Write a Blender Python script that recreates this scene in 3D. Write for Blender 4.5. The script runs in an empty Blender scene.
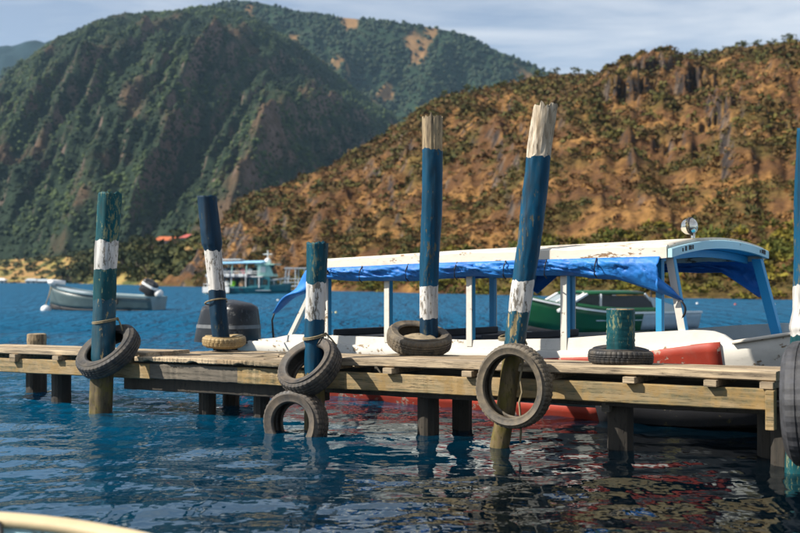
import bpy, math, random
import numpy as np
from mathutils import Vector, Matrix

random.seed(7); np.random.seed(7)
SC = bpy.context.scene
COL = SC.collection
PI = math.pi
R = math.radians

# ------------------------------------------------------------------ camera
F = 1111.0          # focal length in pixels of an 800 px wide frame (50 mm lens)
CAMH = 1.2
HOR = 280.0
cam = bpy.data.cameras.new('camera'); camo = bpy.data.objects.new('camera', cam); COL.objects.link(camo)
cam.lens = 50; cam.sensor_width = 36; cam.clip_start = 0.05; cam.clip_end = 20000
camo.location = (0, 0, CAMH); camo.rotation_euler = (PI/2 + math.atan(13.5/F), 0, 0)
cam.dof.use_dof = True; cam.dof.focus_distance = 8.6; cam.dof.aperture_fstop = 2.4
SC.camera = camo

# ------------------------------------------------------------------ sky and sun
SUN_EL = R(40); SUN_AZ = math.atan2(-0.98, -0.20)
sunv = Vector((math.sin(SUN_AZ)*math.cos(SUN_EL), math.cos(SUN_AZ)*math.cos(SUN_EL), math.sin(SUN_EL)))
W = bpy.data.worlds.new('World'); SC.world = W; W.use_nodes = True
wt = W.node_tree; bg = wt.nodes['Background']
sky = wt.nodes.new('ShaderNodeTexSky'); sky.sky_type = 'NISHITA'; sky.sun_disc = False
sky.sun_elevation = SUN_EL; sky.sun_rotation = SUN_AZ; sky.altitude = 1500; sky.air_density = 1.0; sky.dust_density = 0.9; sky.ozone_density = 2.6
tc = wt.nodes.new('ShaderNodeTexCoord'); mp = wt.nodes.new('ShaderNodeMapping'); mp.inputs['Scale'].default_value = (1.3, 1.3, 7.0); mp.inputs['Rotation'].default_value = (0, R(14), 0)
nz = wt.nodes.new('ShaderNodeTexNoise'); nz.inputs['Scale'].default_value = 2.3; nz.inputs['Detail'].default_value = 8; nz.inputs['Roughness'].default_value = 0.55; nz.inputs['Distortion'].default_value = 0.4
rp = wt.nodes.new('ShaderNodeMapRange'); rp.inputs[1].default_value = 0.42; rp.inputs[2].default_value = 0.72; rp.inputs[3].default_value = 0.22; rp.inputs[4].default_value = 0.85
mx = wt.nodes.new('ShaderNodeMix'); mx.data_type = 'RGBA'; mx.inputs['B'].default_value = (8.6, 8.8, 9.0, 1)
wt.links.new(tc.outputs['Generated'], mp.inputs[0]); wt.links.new(mp.outputs[0], nz.inputs[0]); wt.links.new(nz.outputs[0], rp.inputs[0])
wt.links.new(rp.outputs[0], mx.inputs['Factor']); wt.links.new(sky.outputs[0], mx.inputs['A']); wt.links.new(mx.outputs['Result'], bg.inputs[0])
bg.inputs[1].default_value = 0.074
sl = bpy.data.lights.new('sun', 'SUN'); sl.energy = 5.0; sl.angle = R(0.53); sl.color = (1.0, 0.93, 0.82)
so = bpy.data.objects.new('sun', sl); COL.objects.link(so); so.rotation_euler = sunv.to_track_quat('Z', 'Y').to_euler(); so.location = (-30, -5, 30)
vs = SC.view_settings; vs.view_transform = 'Standard'; vs.look = 'None'; vs.exposure = 0.64; vs.gamma = 1.0; vs.use_curve_mapping = False
SC.cycles.use_denoising = True
SC.cycles.max_bounces = 8; SC.cycles.volume_bounces = 0; SC.cycles.transparent_max_bounces = 8
SC.cycles.caustics_reflective = False; SC.cycles.caustics_refractive = False

# ------------------------------------------------------------------ helpers
def at(px, py, Y):
    return Vector(((px-400)/F*Y, Y, CAMH-(py-HOR)/F*Y))

class MB:
    def __init__(s): s.v = []; s.f = []
    def add(s, vs_, fs):
        o = len(s.v); s.v += [tuple(v) for v in vs_]; s.f += [tuple(i+o for i in f) for f in fs]; return s
    def box(s, c, size, M=None):
        x, y, z = size[0]/2, size[1]/2, size[2]/2
        vs_ = [Vector((a*x, b*y, d*z)) for d in (-1, 1) for b in (-1, 1) for a in (-1, 1)]
        if M is not None: vs_ = [M @ v for v in vs_]
        c = Vector(c)
        return s.add([v+c for v in vs_], [(0,2,3,1),(4,5,7,6),(0,1,5,4),(2,6,7,3),(0,4,6,2),(1,3,7,5)])
    def b2(s, x0, x1, y0, y1, z0, z1):
        return s.box(((x0+x1)/2, (y0+y1)/2, (z0+z1)/2), (abs(x1-x0), abs(y1-y0), abs(z1-z0)))
    def bar(s, a, b, w, d):
        a = Vector(a); b = Vector(b); q = (b-a).to_track_quat('Z', 'Y').to_matrix()
        return s.box((a+b)/2, (w, d, (b-a).length), q)
    def post(s, a, b, w, d):     # rectangular bar whose section stays level
        a = Vector(a); b = Vector(b); vs_ = []
        for p in (a, b):
            for (i, j) in ((-1,-1),(1,-1),(1,1),(-1,1)): vs_.append(p+Vector((i*w/2, j*d/2, 0)))
        return s.add(vs_, [(3,2,1,0),(4,5,6,7),(0,1,5,4),(1,2,6,5),(2,3,7,6),(3,0,4,7)])
    def tube(s, pts, rad, n=10, cap=True):
        pts = [Vector(p) for p in pts]
        if not hasattr(rad, '__len__'): rad = [rad]*len(pts)
        o = len(s.v); ref = Vector((0.3, 0.2, 1)).normalized()
        for i, p in enumerate(pts):
            d = (pts[min(i+1, len(pts)-1)]-pts[max(i-1, 0)]).normalized()
            a = d.cross(ref)
            if a.length < 1e-3: a = d.cross(Vector((1, 0, 0)))
            a.normalize(); b = d.cross(a)
            for k in range(n):
                t = 2*PI*k/n; s.v.append(tuple(p+(a*math.cos(t)+b*math.sin(t))*rad[i]))
        for i in range(len(pts)-1):
            for k in range(n):
                k2 = (k+1) % n; s.f.append((o+i*n+k, o+i*n+k2, o+(i+1)*n+k2, o+(i+1)*n+k))
        if cap:
            s.f.append(tuple(o+k for k in range(n))[::-1]); s.f.append(tuple(o+(len(pts)-1)*n+k for k in range(n)))
        return s
    def lathe(s, prof, n=24, c=(0, 0, 0), sx=1, sy=1, M=None):
        o = len(s.v); c = Vector(c)
        for r, z in prof:
            for k in range(n):
                t = 2*PI*k/n; p = Vector((r*math.cos(t)*sx, r*math.sin(t)*sy, z))
                if M is not None: p = M @ p
                s.v.append(tuple(p+c))
        for i in range(len(prof)-1):
            for k in range(n):
                k2 = (k+1) % n; s.f.append((o+i*n+k, o+i*n+k2, o+(i+1)*n+k2, o+(i+1)*n+k))
        return s
    def grid(s, P, closed=False):
        o = len(s.v); h = len(P); w = len(P[0])
        for row in P: s.v += [tuple(p) for p in row]
        for i in range(h-1):
            for j in range(w if closed else w-1):
                j2 = (j+1) % w; s.f.append((o+i*w+j, o+i*w+j2, o+(i+1)*w+j2, o+(i+1)*w+j))
        return s
    def build(s, name, mat, parent=None, smooth=False, bevel=0, solid=0, off=-1):
        me = bpy.data.meshes.new(name); me.from_pydata(s.v, [], s.f); me.update()
        if smooth: me.shade_smooth()
        o = bpy.data.objects.new(name, me); COL.objects.link(o)
        if mat: me.materials.append(mat)
        if parent: o.parent = parent
        if solid:
            m = o.modifiers.new('solid', 'SOLIDIFY'); m.thickness = solid; m.offset = off
        if bevel:
            m = o.modifiers.new('bevel', 'BEVEL'); m.width = bevel; m.segments = 2; m.limit_method = 'ANGLE'
        return o

def tag(o, label=None, cat=None, group=None, kind=None):
    if label: o['label'] = label
    if cat: o['category'] = cat
    if group: o['group'] = group
    if kind: o['kind'] = kind
    return o
def thing(name, label, cat, loc=(0, 0, 0), rz=0, group=None):
    o = bpy.data.objects.new(name, None); COL.objects.link(o); o.empty_display_size = 0.1
    o.location = loc; o.rotation_euler = (0, 0, rz)
    return tag(o, label, cat, group)

# numpy noise
def _hash(i, j, seed):
    h = (i.astype(np.int64)*374761393 + j.astype(np.int64)*668265263 + seed*1274126177) & 0x7fffffff
    h = ((h ^ (h >> 13))*1274126177) & 0x7fffffff
    return ((h ^ (h >> 16)) & 0xffff)/65535.0
def vnoise(x, y, seed=0):
    x = np.asarray(x, float); y = np.asarray(y, float)
    i = np.floor(x); j = np.floor(y); u = x-i; v = y-j
    i = i.astype(np.int64); j = j.astype(np.int64)
    out = 0
    def g(a, b):
        t = _hash(a, b, seed)*2*PI; return np.cos(t), np.sin(t)
    fu = u*u*u*(u*(u*6-15)+10); fv = v*v*v*(v*(v*6-15)+10)
    r = []
    for a, b in ((0,0),(1,0),(0,1),(1,1)):
        gx, gy = g(i+a, j+b); r.append(gx*(u-a)+gy*(v-b))
    return 1.5*((r[0]*(1-fu)+r[1]*fu)*(1-fv)+(r[2]*(1-fu)+r[3]*fu)*fv)
def fbm(x, y, oct=4, seed=0, gain=0.5):
    s = 0; a = 1.0
    for k in range(oct):
        s = s+a*vnoise(x*2**k+17.3*k, y*2**k-9.1*k, seed+k*13); a *= gain
    return s
def ridged(x, y, oct=4, seed=0):
    s = 0; a = 1.0
    for k in range(oct):
        s = s+a*(1-np.abs(vnoise(x*2**k+7*k, y*2**k+3*k, seed+k*31))*2); a *= 0.5
    return s/1.5-0.5
def sstep(a, b, x):
    t = np.clip((x-a)/(b-a), 0, 1); return t*t*(3-2*t)

# ------------------------------------------------------------------ materials
class NT:
    def __init__(s, name):
        s.m = bpy.data.materials.new(name); s.m.use_nodes = True; s.t = s.m.node_tree
        s.b = s.t.nodes['Principled BSDF']; s._o = None
    def n(s, ty, **kw):
        x = s.t.nodes.new(ty)
        for k, v in kw.items():
            if k in x.inputs: x.inputs[k].default_value = v
            else: setattr(x, k, v)
        return x
    def l(s, a, b): s.t.links.new(a, b)
    def obj(s):
        if s._o is None: s._o = s.n('ShaderNodeTexCoord')
        return s._o.outputs['Object']
    def noise(s, scale, detail=4, stretch=(1, 1, 1), rough=0.55, rnd=True, dist=0.0):
        m = s.n('ShaderNodeMapping'); m.inputs['Scale'].default_value = stretch
        s.l(s.obj(), m.inputs[0])
        if rnd:
            oi = s.n('ShaderNodeObjectInfo'); mu = s.n('ShaderNodeMath', operation='MULTIPLY'); mu.inputs[1].default_value = 37.0
            s.l(oi.outputs['Random'], mu.inputs[0]); s.l(mu.outputs[0], m.inputs['Location'])
        t = s.n('ShaderNodeTexNoise', Scale=scale, Detail=detail, Roughness=rough, Distortion=dist)
        s.l(m.outputs[0], t.inputs[0]); return t.outputs[0]
    def ramp(s, fac, a, b, lo=0.0, hi=1.0):
        r = s.n('ShaderNodeMapRange'); r.inputs[1].default_value = a; r.inputs[2].default_value = b; r.inputs[3].default_value = lo; r.inputs[4].default_value = hi
        s.l(fac, r.inputs[0]); return r.outputs[0]
    def mix(s, fac, a, b, mode='MIX'):
        m = s.n('ShaderNodeMix', data_type='RGBA', blend_type=mode)
        for key, v in (('A', a), ('B', b)):
            if isinstance(v, (tuple, list)): m.inputs[key].default_value = (*v[:3], 1)
            else: s.l(v, m.inputs[key])
        if isinstance(fac, (int, float)): m.inputs['Factor'].default_value = fac
        else: s.l(fac, m.inputs['Factor'])
        return m.outputs['Result']
    def math(s, op, a, b=None):
        m = s.n('ShaderNodeMath', operation=op)
        for i, v in enumerate((a, b)):
            if v is None: continue
            if isinstance(v, (int, float)): m.inputs[i].default_value = v
            else: s.l(v, m.inputs[i])
        return m.outputs[0]
    def set(s, color=None, rough=None, metal=None, spec=None):
        for key, v in (('Base Color', color), ('Roughness', rough), ('Metallic', metal), ('Specular IOR Level', spec)):
            if v is None: continue
            if isinstance(v, (tuple, list)): s.b.inputs[key].default_value = (*v[:3], 1)
            elif isinstance(v, (int, float)): s.b.inputs[key].default_value = v
            else: s.l(v, s.b.inputs[key])
        return s
    def bump(s, h, strength=0.4, dist=0.01):
        b = s.n('ShaderNodeBump', Strength=strength, Distance=dist); s.l(h, b.inputs['Height']); s.l(b.outputs[0], s.b.inputs['Normal']); return s

def paint(name, col, wear=(0.3, 0.26, 0.2), amount=0.5, scale=9, stretch=(1, 1, 1), rough=0.5, var=0.25, dirt=0.25, spec=0.35):
    """paint with tonal variation, grime and chips that show what is beneath (bigger amount = more chips)"""
    n = NT(name)
    v = n.noise(scale*0.35, 5, stretch); f = n.noise(scale*2.2, 6, stretch, rough=0.65)
    c = n.mix(n.ramp(v, 0.3, 0.7), tuple(x*(1-var) for x in col), tuple(min(1, x*(1+var*0.6)) for x in col))
    c = n.mix(n.ramp(n.noise(scale*0.8, 6, stretch, rough=0.7), 0.52, 0.75, 0, dirt*2), c, tuple(x*0.35+w*0.25 for x, w in zip(col, wear)))
    if stretch[2] < 1:
        c = n.mix(n.ramp(n.noise(3.0, 5, (7, 7, 0.45), rough=0.7), 0.50, 0.68, 0, 0.72), c, tuple(x*0.12+0.006 for x in col))
    mask = n.ramp(n.math('ADD', n.math('MULTIPLY', f, 0.55), n.math('MULTIPLY', v, 0.45)), 0.66-amount*0.26, 0.69-amount*0.26)
    c = n.mix(mask, c, wear)
    n.set(c, n.ramp(mask, 0, 1, rough, 0.85), spec=spec); n.bump(n.math('SUBTRACT', n.math('MULTIPLY', f, 0.5), mask), 0.5, 0.006)
    return n.m
def wood(name, a, b, dark, stretch=(1.2, 14, 14), scale=3.0, moss=None, rough=0.85, rel=0.010):
    n = NT(name)
    g = n.noise(scale, 6, stretch, rough=0.65, dist=0.35); v = n.noise(2.2, 4); h = n.noise(scale*2.4, 4, (stretch[0]*0.7, stretch[1]*1.6, stretch[2]*1.6), rough=0.7)
    c = n.mix(n.ramp(v, 0.3, 0.7), a, b)
    c = n.mix(n.ramp(n.noise(1.7, 6, (stretch[0]*.5, 2.2, 2.2) if stretch[1] > stretch[2]*.5 and stretch[0] < 2 else (2, 2, 1), rough=0.7), 0.46, 0.70, 0, 0.75), c, tuple(x*1.3 for x in dark))
    c = n.mix(n.ramp(g, 0.44, 0.66, 0, 0.9), c, dark)
    c = n.mix(n.ramp(h, 0.57, 0.66, 0, 0.9), c, tuple(x*0.3 for x in dark))
    if moss:
        c = n.mix(n.ramp(n.noise(9, 5, rough=0.7), 0.44, 0.62, 0, 0.8), c, moss)
    n.set(c, rough); n.bump(n.math('SUBTRACT', n.math('MULTIPLY', g, -0.6), n.ramp(h, 0.58, 0.72)), 0.55, rel)
    return n.m
def plain(name, col, rough=0.5, metal=0.0, var=0.2, scale=6, bump=0.15):
    n = NT(name); v = n.noise(scale, 5)
    n.set(n.mix(n.ramp(v, 0.3, 0.7), tuple(x*(1-var) for x in col), tuple(min(1, x*(1+var)) for x in col)), rough, metal)
    n.bump(n.noise(scale*8, 4), bump, 0.004)
    return n.m

M = {}
WV = (9, 9, 0.9)       # grain that runs up a post
M['blue'] = paint('weathered_blue_paint', (0.001, 0.060, 0.122), (0.10, 0.10, 0.07), 0.34, 7, (3, 3, 0.8), 0.6, 0.45, 0.35, 0.2)
M['teal'] = paint('weathered_teal_paint', (0.003, 0.070, 0.085), (0.17, 0.20, 0.12), 0.46, 8, (3, 3, 0.9), 0.6, 0.5, 0.35, 0.2)
M['teal2'] = paint('blue_teal_paint', (0.0015, 0.065, 0.098), (0.10, 0.13, 0.10), 0.36, 8, (3, 3, 0.9), 0.6, 0.5, 0.35, 0.2)
M['navy'] = paint('dark_navy_paint', (0.003, 0.028, 0.06), (0.06, 0.07, 0.06), 0.30, 8, (3, 3, 0.8), 0.6, 0.4, 0.3, 0.2)
M['peel'] = paint('peeling_teal_paint', (0.004, 0.07, 0.11), (0.34, 0.26, 0.13), 0.52, 6, (2.4, 2.4, 0.8), 0.5, 0.4, 0.35)
M['band'] = paint('chipped_white_paint', (0.62, 0.60, 0.565), (0.18, 0.16, 0.13), 0.44, 8, (3, 3, 0.9), 0.6, 0.12, 0.3)
M['bare'] = wood('bare_post_wood', (0.42, 0.31, 0.17), (0.30, 0.23, 0.14), (0.10, 0.075, 0.05), WV, 3.0)
M['baremoss'] = wood('mossy_post_wood', (0.20, 0.14, 0.065), (0.12, 0.09, 0.045), (0.045, 0.035, 0.02), WV, 3.0, (0.13, 0.105, 0.015))
M['whitewood'] = wood('white_washed_wood', (0.70, 0.62, 0.50), (0.55, 0.46, 0.33), (0.20, 0.14, 0.08), (11, 11, 0.7), 3.2)
M['pile'] = wood('wet_shaded_pile_wood', (0.05, 0.04, 0.028), (0.032, 0.026, 0.02), (0.02, 0.018, 0.015), WV, 3.0)  # near-black: wet wood with the shade under the dock put into its colour
M['plank'] = wood('weathered_plank_wood', (0.60, 0.465, 0.30), (0.40, 0.31, 0.20), (0.13, 0.10, 0.07), (0.8, 13, 13), 3.0)
M['plank2'] = wood('brown_plank_wood', (0.44, 0.31, 0.18), (0.28, 0.20, 0.12), (0.08, 0.075, 0.05), (0.8, 13, 13), 3.0)
M['beam'] = wood('mossy_beam_wood', (0.46, 0.33, 0.175), (0.31, 0.22, 0.115), (0.08, 0.085, 0.045), (0.7, 11, 11), 3.0, (0.30, 0.19, 0.065))
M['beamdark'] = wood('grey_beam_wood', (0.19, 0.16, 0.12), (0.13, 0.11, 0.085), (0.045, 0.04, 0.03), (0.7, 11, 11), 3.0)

def rubber(name, dust, amt):
    n = NT(name)
    v = n.noise(5, 6, rough=0.7); w = n.noise(26, 4, rough=0.6)
    c = n.mix(n.ramp(n.math('ADD', n.math('MULTIPLY', v, 0.7), n.math('MULTIPLY', w, 0.3)), 0.62-amt*0.3, 0.72-amt*0.1), (0.022, 0.021, 0.021), dust)
    n.set(c, n.ramp(v, 0.3, 0.7, 0.5, 0.8)); n.bump(w, 0.35, 0.004); return n.m
M['rubber'] = rubber('black_rubber', (0.10, 0.082, 0.06), 0.55)
M['rubber_dusty'] = rubber('dusty_rubber', (0.19, 0.148, 0.095), 0.9)
M['rubber_tan'] = rubber('sandy_rubber', (0.42, 0.30, 0.14), 1.5)
M['rubber_old'] = rubber('worn_brown_rubber', (0.13, 0.10, 0.07), 0.8)
M['rubber_big'] = rubber('grey_rubber', (0.06, 0.062, 0.072), 0.8)
M['rope'] = plain('tan_rope', (0.24, 0.19, 0.11), 0.9, 0, 0.3, 30, 0.6)
M['black'] = plain('black_strap', (0.012, 0.012, 0.014), 0.6)
M['dirt'] = plain('packed_dirt', (0.27, 0.21, 0.13), 0.95, 0, 0.35, 25, 0.8)
M['bwhite'] = paint('boat_white_paint', (0.66, 0.625, 0.555), (0.24, 0.17, 0.10), 0.27, 6, (1, 1, 1.5), 0.5, 0.08, 0.14)
M['bwhite_worn'] = paint('worn_roof_white_paint', (0.70, 0.64, 0.54), (0.25, 0.15, 0.08), 0.40, 7, (0.6, 1, 2), 0.6, 0.12, 0.25)
M['bred'] = paint('boat_red_paint', (0.40, 0.050, 0.028), (0.42, 0.30, 0.24), 0.40, 9, (1, 1, 1), 0.55, 0.25, 0.25)
M['bblue'] = paint('boat_blue_paint', (0.025, 0.28, 0.52), (0.30, 0.30, 0.28), 0.10, 6, (1, 1, 1), 0.45, 0.12, 0.1)
M['lblue'] = paint('pale_blue_paint', (0.42, 0.66, 0.74), (0.2, 0.2, 0.15), 0.16, 6, (1, 1, 1), 0.45, 0.1, 0.12)
M['bottom'] = paint('dark_hull_bottom', (0.03, 0.03, 0.035), (0.14, 0.12, 0.06), 0.35, 8, (1, 1, 1), 0.6)
def tarpmat():
    n = NT('blue_tarpaulin'); v = n.noise(4, 5); w = n.noise(14, 6, (1, 1, 1), 0.6)
    n.set(n.mix(n.ramp(v, 0.3, 0.7), (0.006, 0.11, 0.42), (0.016, 0.21, 0.62)), n.ramp(w, 0.3, 0.7, 0.45, 0.7)); n.bump(w, 0.35, 0.02); return n.m
M['tarp'] = tarpmat()
M['cowl'] = paint('charcoal_cowl_plastic', (0.016, 0.017, 0.020), (0.075, 0.078, 0.082), 0.35, 9, (1, 1, 1), 0.3, 0.35, 0.2)
M['cowlgrey'] = plain('dusty_cowl_stripe', (0.12, 0.125, 0.13), 0.45, 0, 0.25, 14)
M['chrome'] = plain('brushed_chrome', (0.75, 0.70, 0.60), 0.18, 1.0, 0.1, 9)
M['lens'] = plain('lamp_glass', (0.55, 0.62, 0.68), 0.08, 0.2, 0.15, 9)
M['dark'] = plain('dark_interior', (0.03, 0.03, 0.035), 0.7)
def glass(name, col, rough=0.06):
    n = NT(name); n.set(col, rough, 0.0); n.b.inputs['Transmission Weight'].default_value = 0.35; n.b.inputs['IOR'].default_value = 1.45; return n.m
M['glass'] = glass('tinted_glass', (0.015, 0.03, 0.035))
M['glass_clear'] = glass('pale_glass', (0.42, 0.50, 0.52))
M['green'] = plain('boat_green_paint', (0.008, 0.085, 0.030), 0.3, 0, 0.2, 3)
M['greyhull'] = plain('grey_white_hull', (0.46, 0.52, 0.56), 0.4, 0, 0.12, 3)
M['tealhull'] = plain('grey_teal_hull', (0.075, 0.115, 0.12), 0.4, 0, 0.15, 3)
M['skiffrim'] = plain('grey_blue_rim', (0.20, 0.28, 0.30), 0.4, 0, 0.12, 3)
M['white'] = plain('clean_white', (0.78, 0.78, 0.76), 0.4, 0, 0.06, 4)
M['tourteal'] = plain('tour_boat_teal', (0.015, 0.13, 0.16), 0.4, 0, 0.15, 3)
M['tourdark'] = plain('tour_boat_dark_green', (0.015, 0.06, 0.07), 0.6, 0, 0.2, 3)
M['tourlight'] = plain('tour_boat_pale_green', (0.42, 0.72, 0.62), 0.4, 0, 0.1, 3)
M['tourblue'] = plain('tour_boat_sky_blue', (0.30, 0.58, 0.80), 0.5, 0, 0.1, 3)
M['cream'] = paint('cream_gunwale_paint', (0.66, 0.52, 0.31), (0.3, 0.22, 0.14), 0.15, 8, (1, 1, 1), 0.5, 0.12, 0.1)
M['buoy'] = plain('white_buoy', (0.72, 0.74, 0.74), 0.4)
M['buoyy'] = plain('yellow_float', (0.70, 0.62, 0.30), 0.5)
M['roofred'] = plain('orange_roof_tiles', (0.52, 0.14, 0.05), 0.8, 0, 0.25, 2)
M['roofpink'] = plain('red_roof_tiles', (0.46, 0.10, 0.08), 0.8, 0, 0.25, 2)
M['house'] = plain('house_plaster', (0.55, 0.46, 0.44), 0.8, 0, 0.1, 1)
M['housewhite'] = plain('white_plaster', (0.74, 0.72, 0.68), 0.8, 0, 0.1, 1)
M['bark'] = plain('tree_bark', (0.10, 0.075, 0.05), 0.9, 0, 0.3, 4, 0.6)

# ------------------------------------------------------------------ water
def axis(segs):
    out = []
    for a, b, d in segs:
        k = max(1, int(round((b-a)/d))); out += [a+(b-a)*i/k for i in range(k)]
    out.append(segs[-1][1]); return out
def grow(a, b, d, g):
    out = []; x = a
    while x < b: out.append(x); x += d; d *= g
    out.append(b); return out
def water():
    xr = grow(5.6, 1900, 0.05, 1.09)
    xs = np.array([-x for x in reversed(xr)] + axis([(-5.6, 5.6, 0.042)])[1:-1] + xr)
    ys = np.array([-400, -150, -50, -20, -8, -3, 0, 1.5, 2.5, 3.3] + axis([(3.8, 4.6, 0.05), (4.6, 7.5, 0.026), (7.5, 11, 0.034)])[:-1] + grow(11, 2700, 0.045, 1.022))
    X, Y = np.meshgrid(xs, ys)
    dx = np.gradient(xs)[None, :]; dy = np.gradient(ys)[:, None]; sp = np.maximum(dx, dy)
    Z = np.zeros_like(X)
    for lam, amp, sd, ang, st in ((2.2, 0.018, 3, 0.5, 1.0), (0.80, 0.022, 5, -0.25, 0.75), (0.36, 0.0185, 8, 0.4, 0.7), (0.17, 0.0068, 11, 0.1, 0.8), (7.0, 0.16, 14, 0.3, 0.7)):
        ca, sa = math.cos(ang), math.sin(ang); u = (X*ca+Y*sa)*st; v = -X*sa+Y*ca
        k = np.clip(1.6-sp*4.2/lam, 0, 1)
        w1 = vnoise(u/lam, v/lam, sd)
        gust = 0.75+0.5*vnoise(X/3.5, Y/3.5, sd+50)
        Z += amp*k*w1*gust*(sstep(13, 26, Y) if lam > 5 else 1)
    n, m = X.shape
    co = np.stack([X, Y, Z], -1).reshape(-1, 3).astype(np.float32)
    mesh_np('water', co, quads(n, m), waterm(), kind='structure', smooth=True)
def quads(n, m):
    a = np.arange(n*m).reshape(n, m)
    return np.stack([a[:-1, :-1], a[:-1, 1:], a[1:, 1:], a[1:, :-1]], -1).reshape(-1, 4)
def mesh_np(name, co, faces, mat, kind=None, smooth=False, col=None, parent=None):
    me = bpy.data.meshes.new(name); nf, k = faces.shape
    me.vertices.add(len(co)); me.vertices.foreach_set('co', co.astype(np.float32).ravel())
    me.loops.add(nf*k); me.loops.foreach_set('vertex_index', faces.astype(np.int32).ravel())
    me.polygons.add(nf); me.polygons.foreach_set('loop_start', np.arange(0, nf*k, k, dtype=np.int32))
    me.update(calc_edges=True)
    if smooth: me.polygons.foreach_set('use_smooth', np.ones(nf, bool))
    if col is not None:
        at_ = me.color_attributes.new('tint', 'FLOAT_COLOR', 'POINT')
        c4 = np.ones((len(co), 4), np.float32); c4[:, :3] = col; at_.data.foreach_set('color', c4.ravel())
    me.materials.append(mat); me.validate()
    o = bpy.data.objects.new(name, me); COL.objects.link(o)
    if kind: o['kind'] = kind
    if parent: o.parent = parent
    return o
def waterm():
    n = NT('lake_water')
    a = n.noise(2.6, 3, (1, 1.0, 1), rnd=False); b = n.noise(0.45, 5, (1, 0.55, 1), rnd=False, rough=0.6); c = n.noise(11, 2, (1, 1, 1), rnd=False)
    h = n.math('ADD', n.math('ADD', n.math('MULTIPLY', a, 0.35), n.math('MULTIPLY', b, 0.8)), n.math('MULTIPLY', c, 0.045))
    h = n.math('ADD', h, n.math('MULTIPLY', n.noise(1.1, 4, (1, 0.2, 1), rnd=False, rough=0.65), 1.3))
    sep = n.n('ShaderNodeSeparateXYZ'); n.l(n.obj(), sep.inputs[0]); y = sep.outputs[1]
    bn = n.n('ShaderNodeBump', Distance=0.55); n.l(n.ramp(y, 8.0, 20.0, 0.10, 1.0), bn.inputs['Strength']); n.l(h, bn.inputs['Height'])
    # body: near-black by the dock, sky-reflection blue painted in outward and to the left
    body = n.n('ShaderNodeBsdfDiffuse'); xc = n.math('MINIMUM', n.math('MAXIMUM', sep.outputs[0], -3.0), 1.6); sky_refl = n.math('SUBTRACT', y, n.math('MULTIPLY', xc, 2.2)); n.l(n.mix(n.ramp(sky_refl, 5.0, 18.0), (0.0003, 0.003, 0.006), (0.0001, 0.080, 0.170)), body.inputs['Color'])
    n.l(bn.outputs[0], body.inputs['Normal'])
    # mirror: calm by the dock; wind chop too fine to see spreads and weakens it farther out
    gl = n.n('ShaderNodeBsdfGlossy'); gl.inputs['Color'].default_value = (0.84, 0.94, 1.0, 1); n.l(n.ramp(y, 10.0, 45.0, 0.0, 0.26), gl.inputs['Roughness']); n.l(bn.outputs[0], gl.inputs['Normal'])
    fr = n.n('ShaderNodeFresnel', IOR=1.47); n.l(bn.outputs[0], fr.inputs['Normal'])
    fac = n.math('MINIMUM', fr.outputs[0], n.ramp(y, 10.0, 26.0, 0.85, 0.16))
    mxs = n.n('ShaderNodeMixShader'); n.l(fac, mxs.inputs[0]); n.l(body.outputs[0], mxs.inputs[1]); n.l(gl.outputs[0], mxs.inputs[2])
    n.l(mxs.outputs[0], [q for q in n.t.nodes if q.type == 'OUTPUT_MATERIAL'][0].inputs['Surface']); n.t.nodes.remove(n.b)
    return n.m
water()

# ------------------------------------------------------------------ terrain
def tint_mat(name, rough=0.95, nscale=0.6, var=0.35, bump=0.0, dist=0.3):
    n = NT(name); v = n.n('ShaderNodeVertexColor', layer_name='tint')
    t = n.noise(nscale, 6, rnd=False, rough=0.65)
    c = n.mix(1.0, v.outputs[0], n.mix(n.ramp(t, 0.25, 0.75), (1-var,)*3, (1+var,)*3), 'MULTIPLY')
    n.set(c, rough, spec=0.15)
    if bump: n.bump(t, bump, dist)
    return n.m
def leaf_mat(name):
    n = NT(name); v = n.n('ShaderNodeVertexColor', layer_name='tint'); n.set(v.outputs[0], 0.8, spec=0.2); return n.m
M['leaf'] = leaf_mat('foliage')

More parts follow.
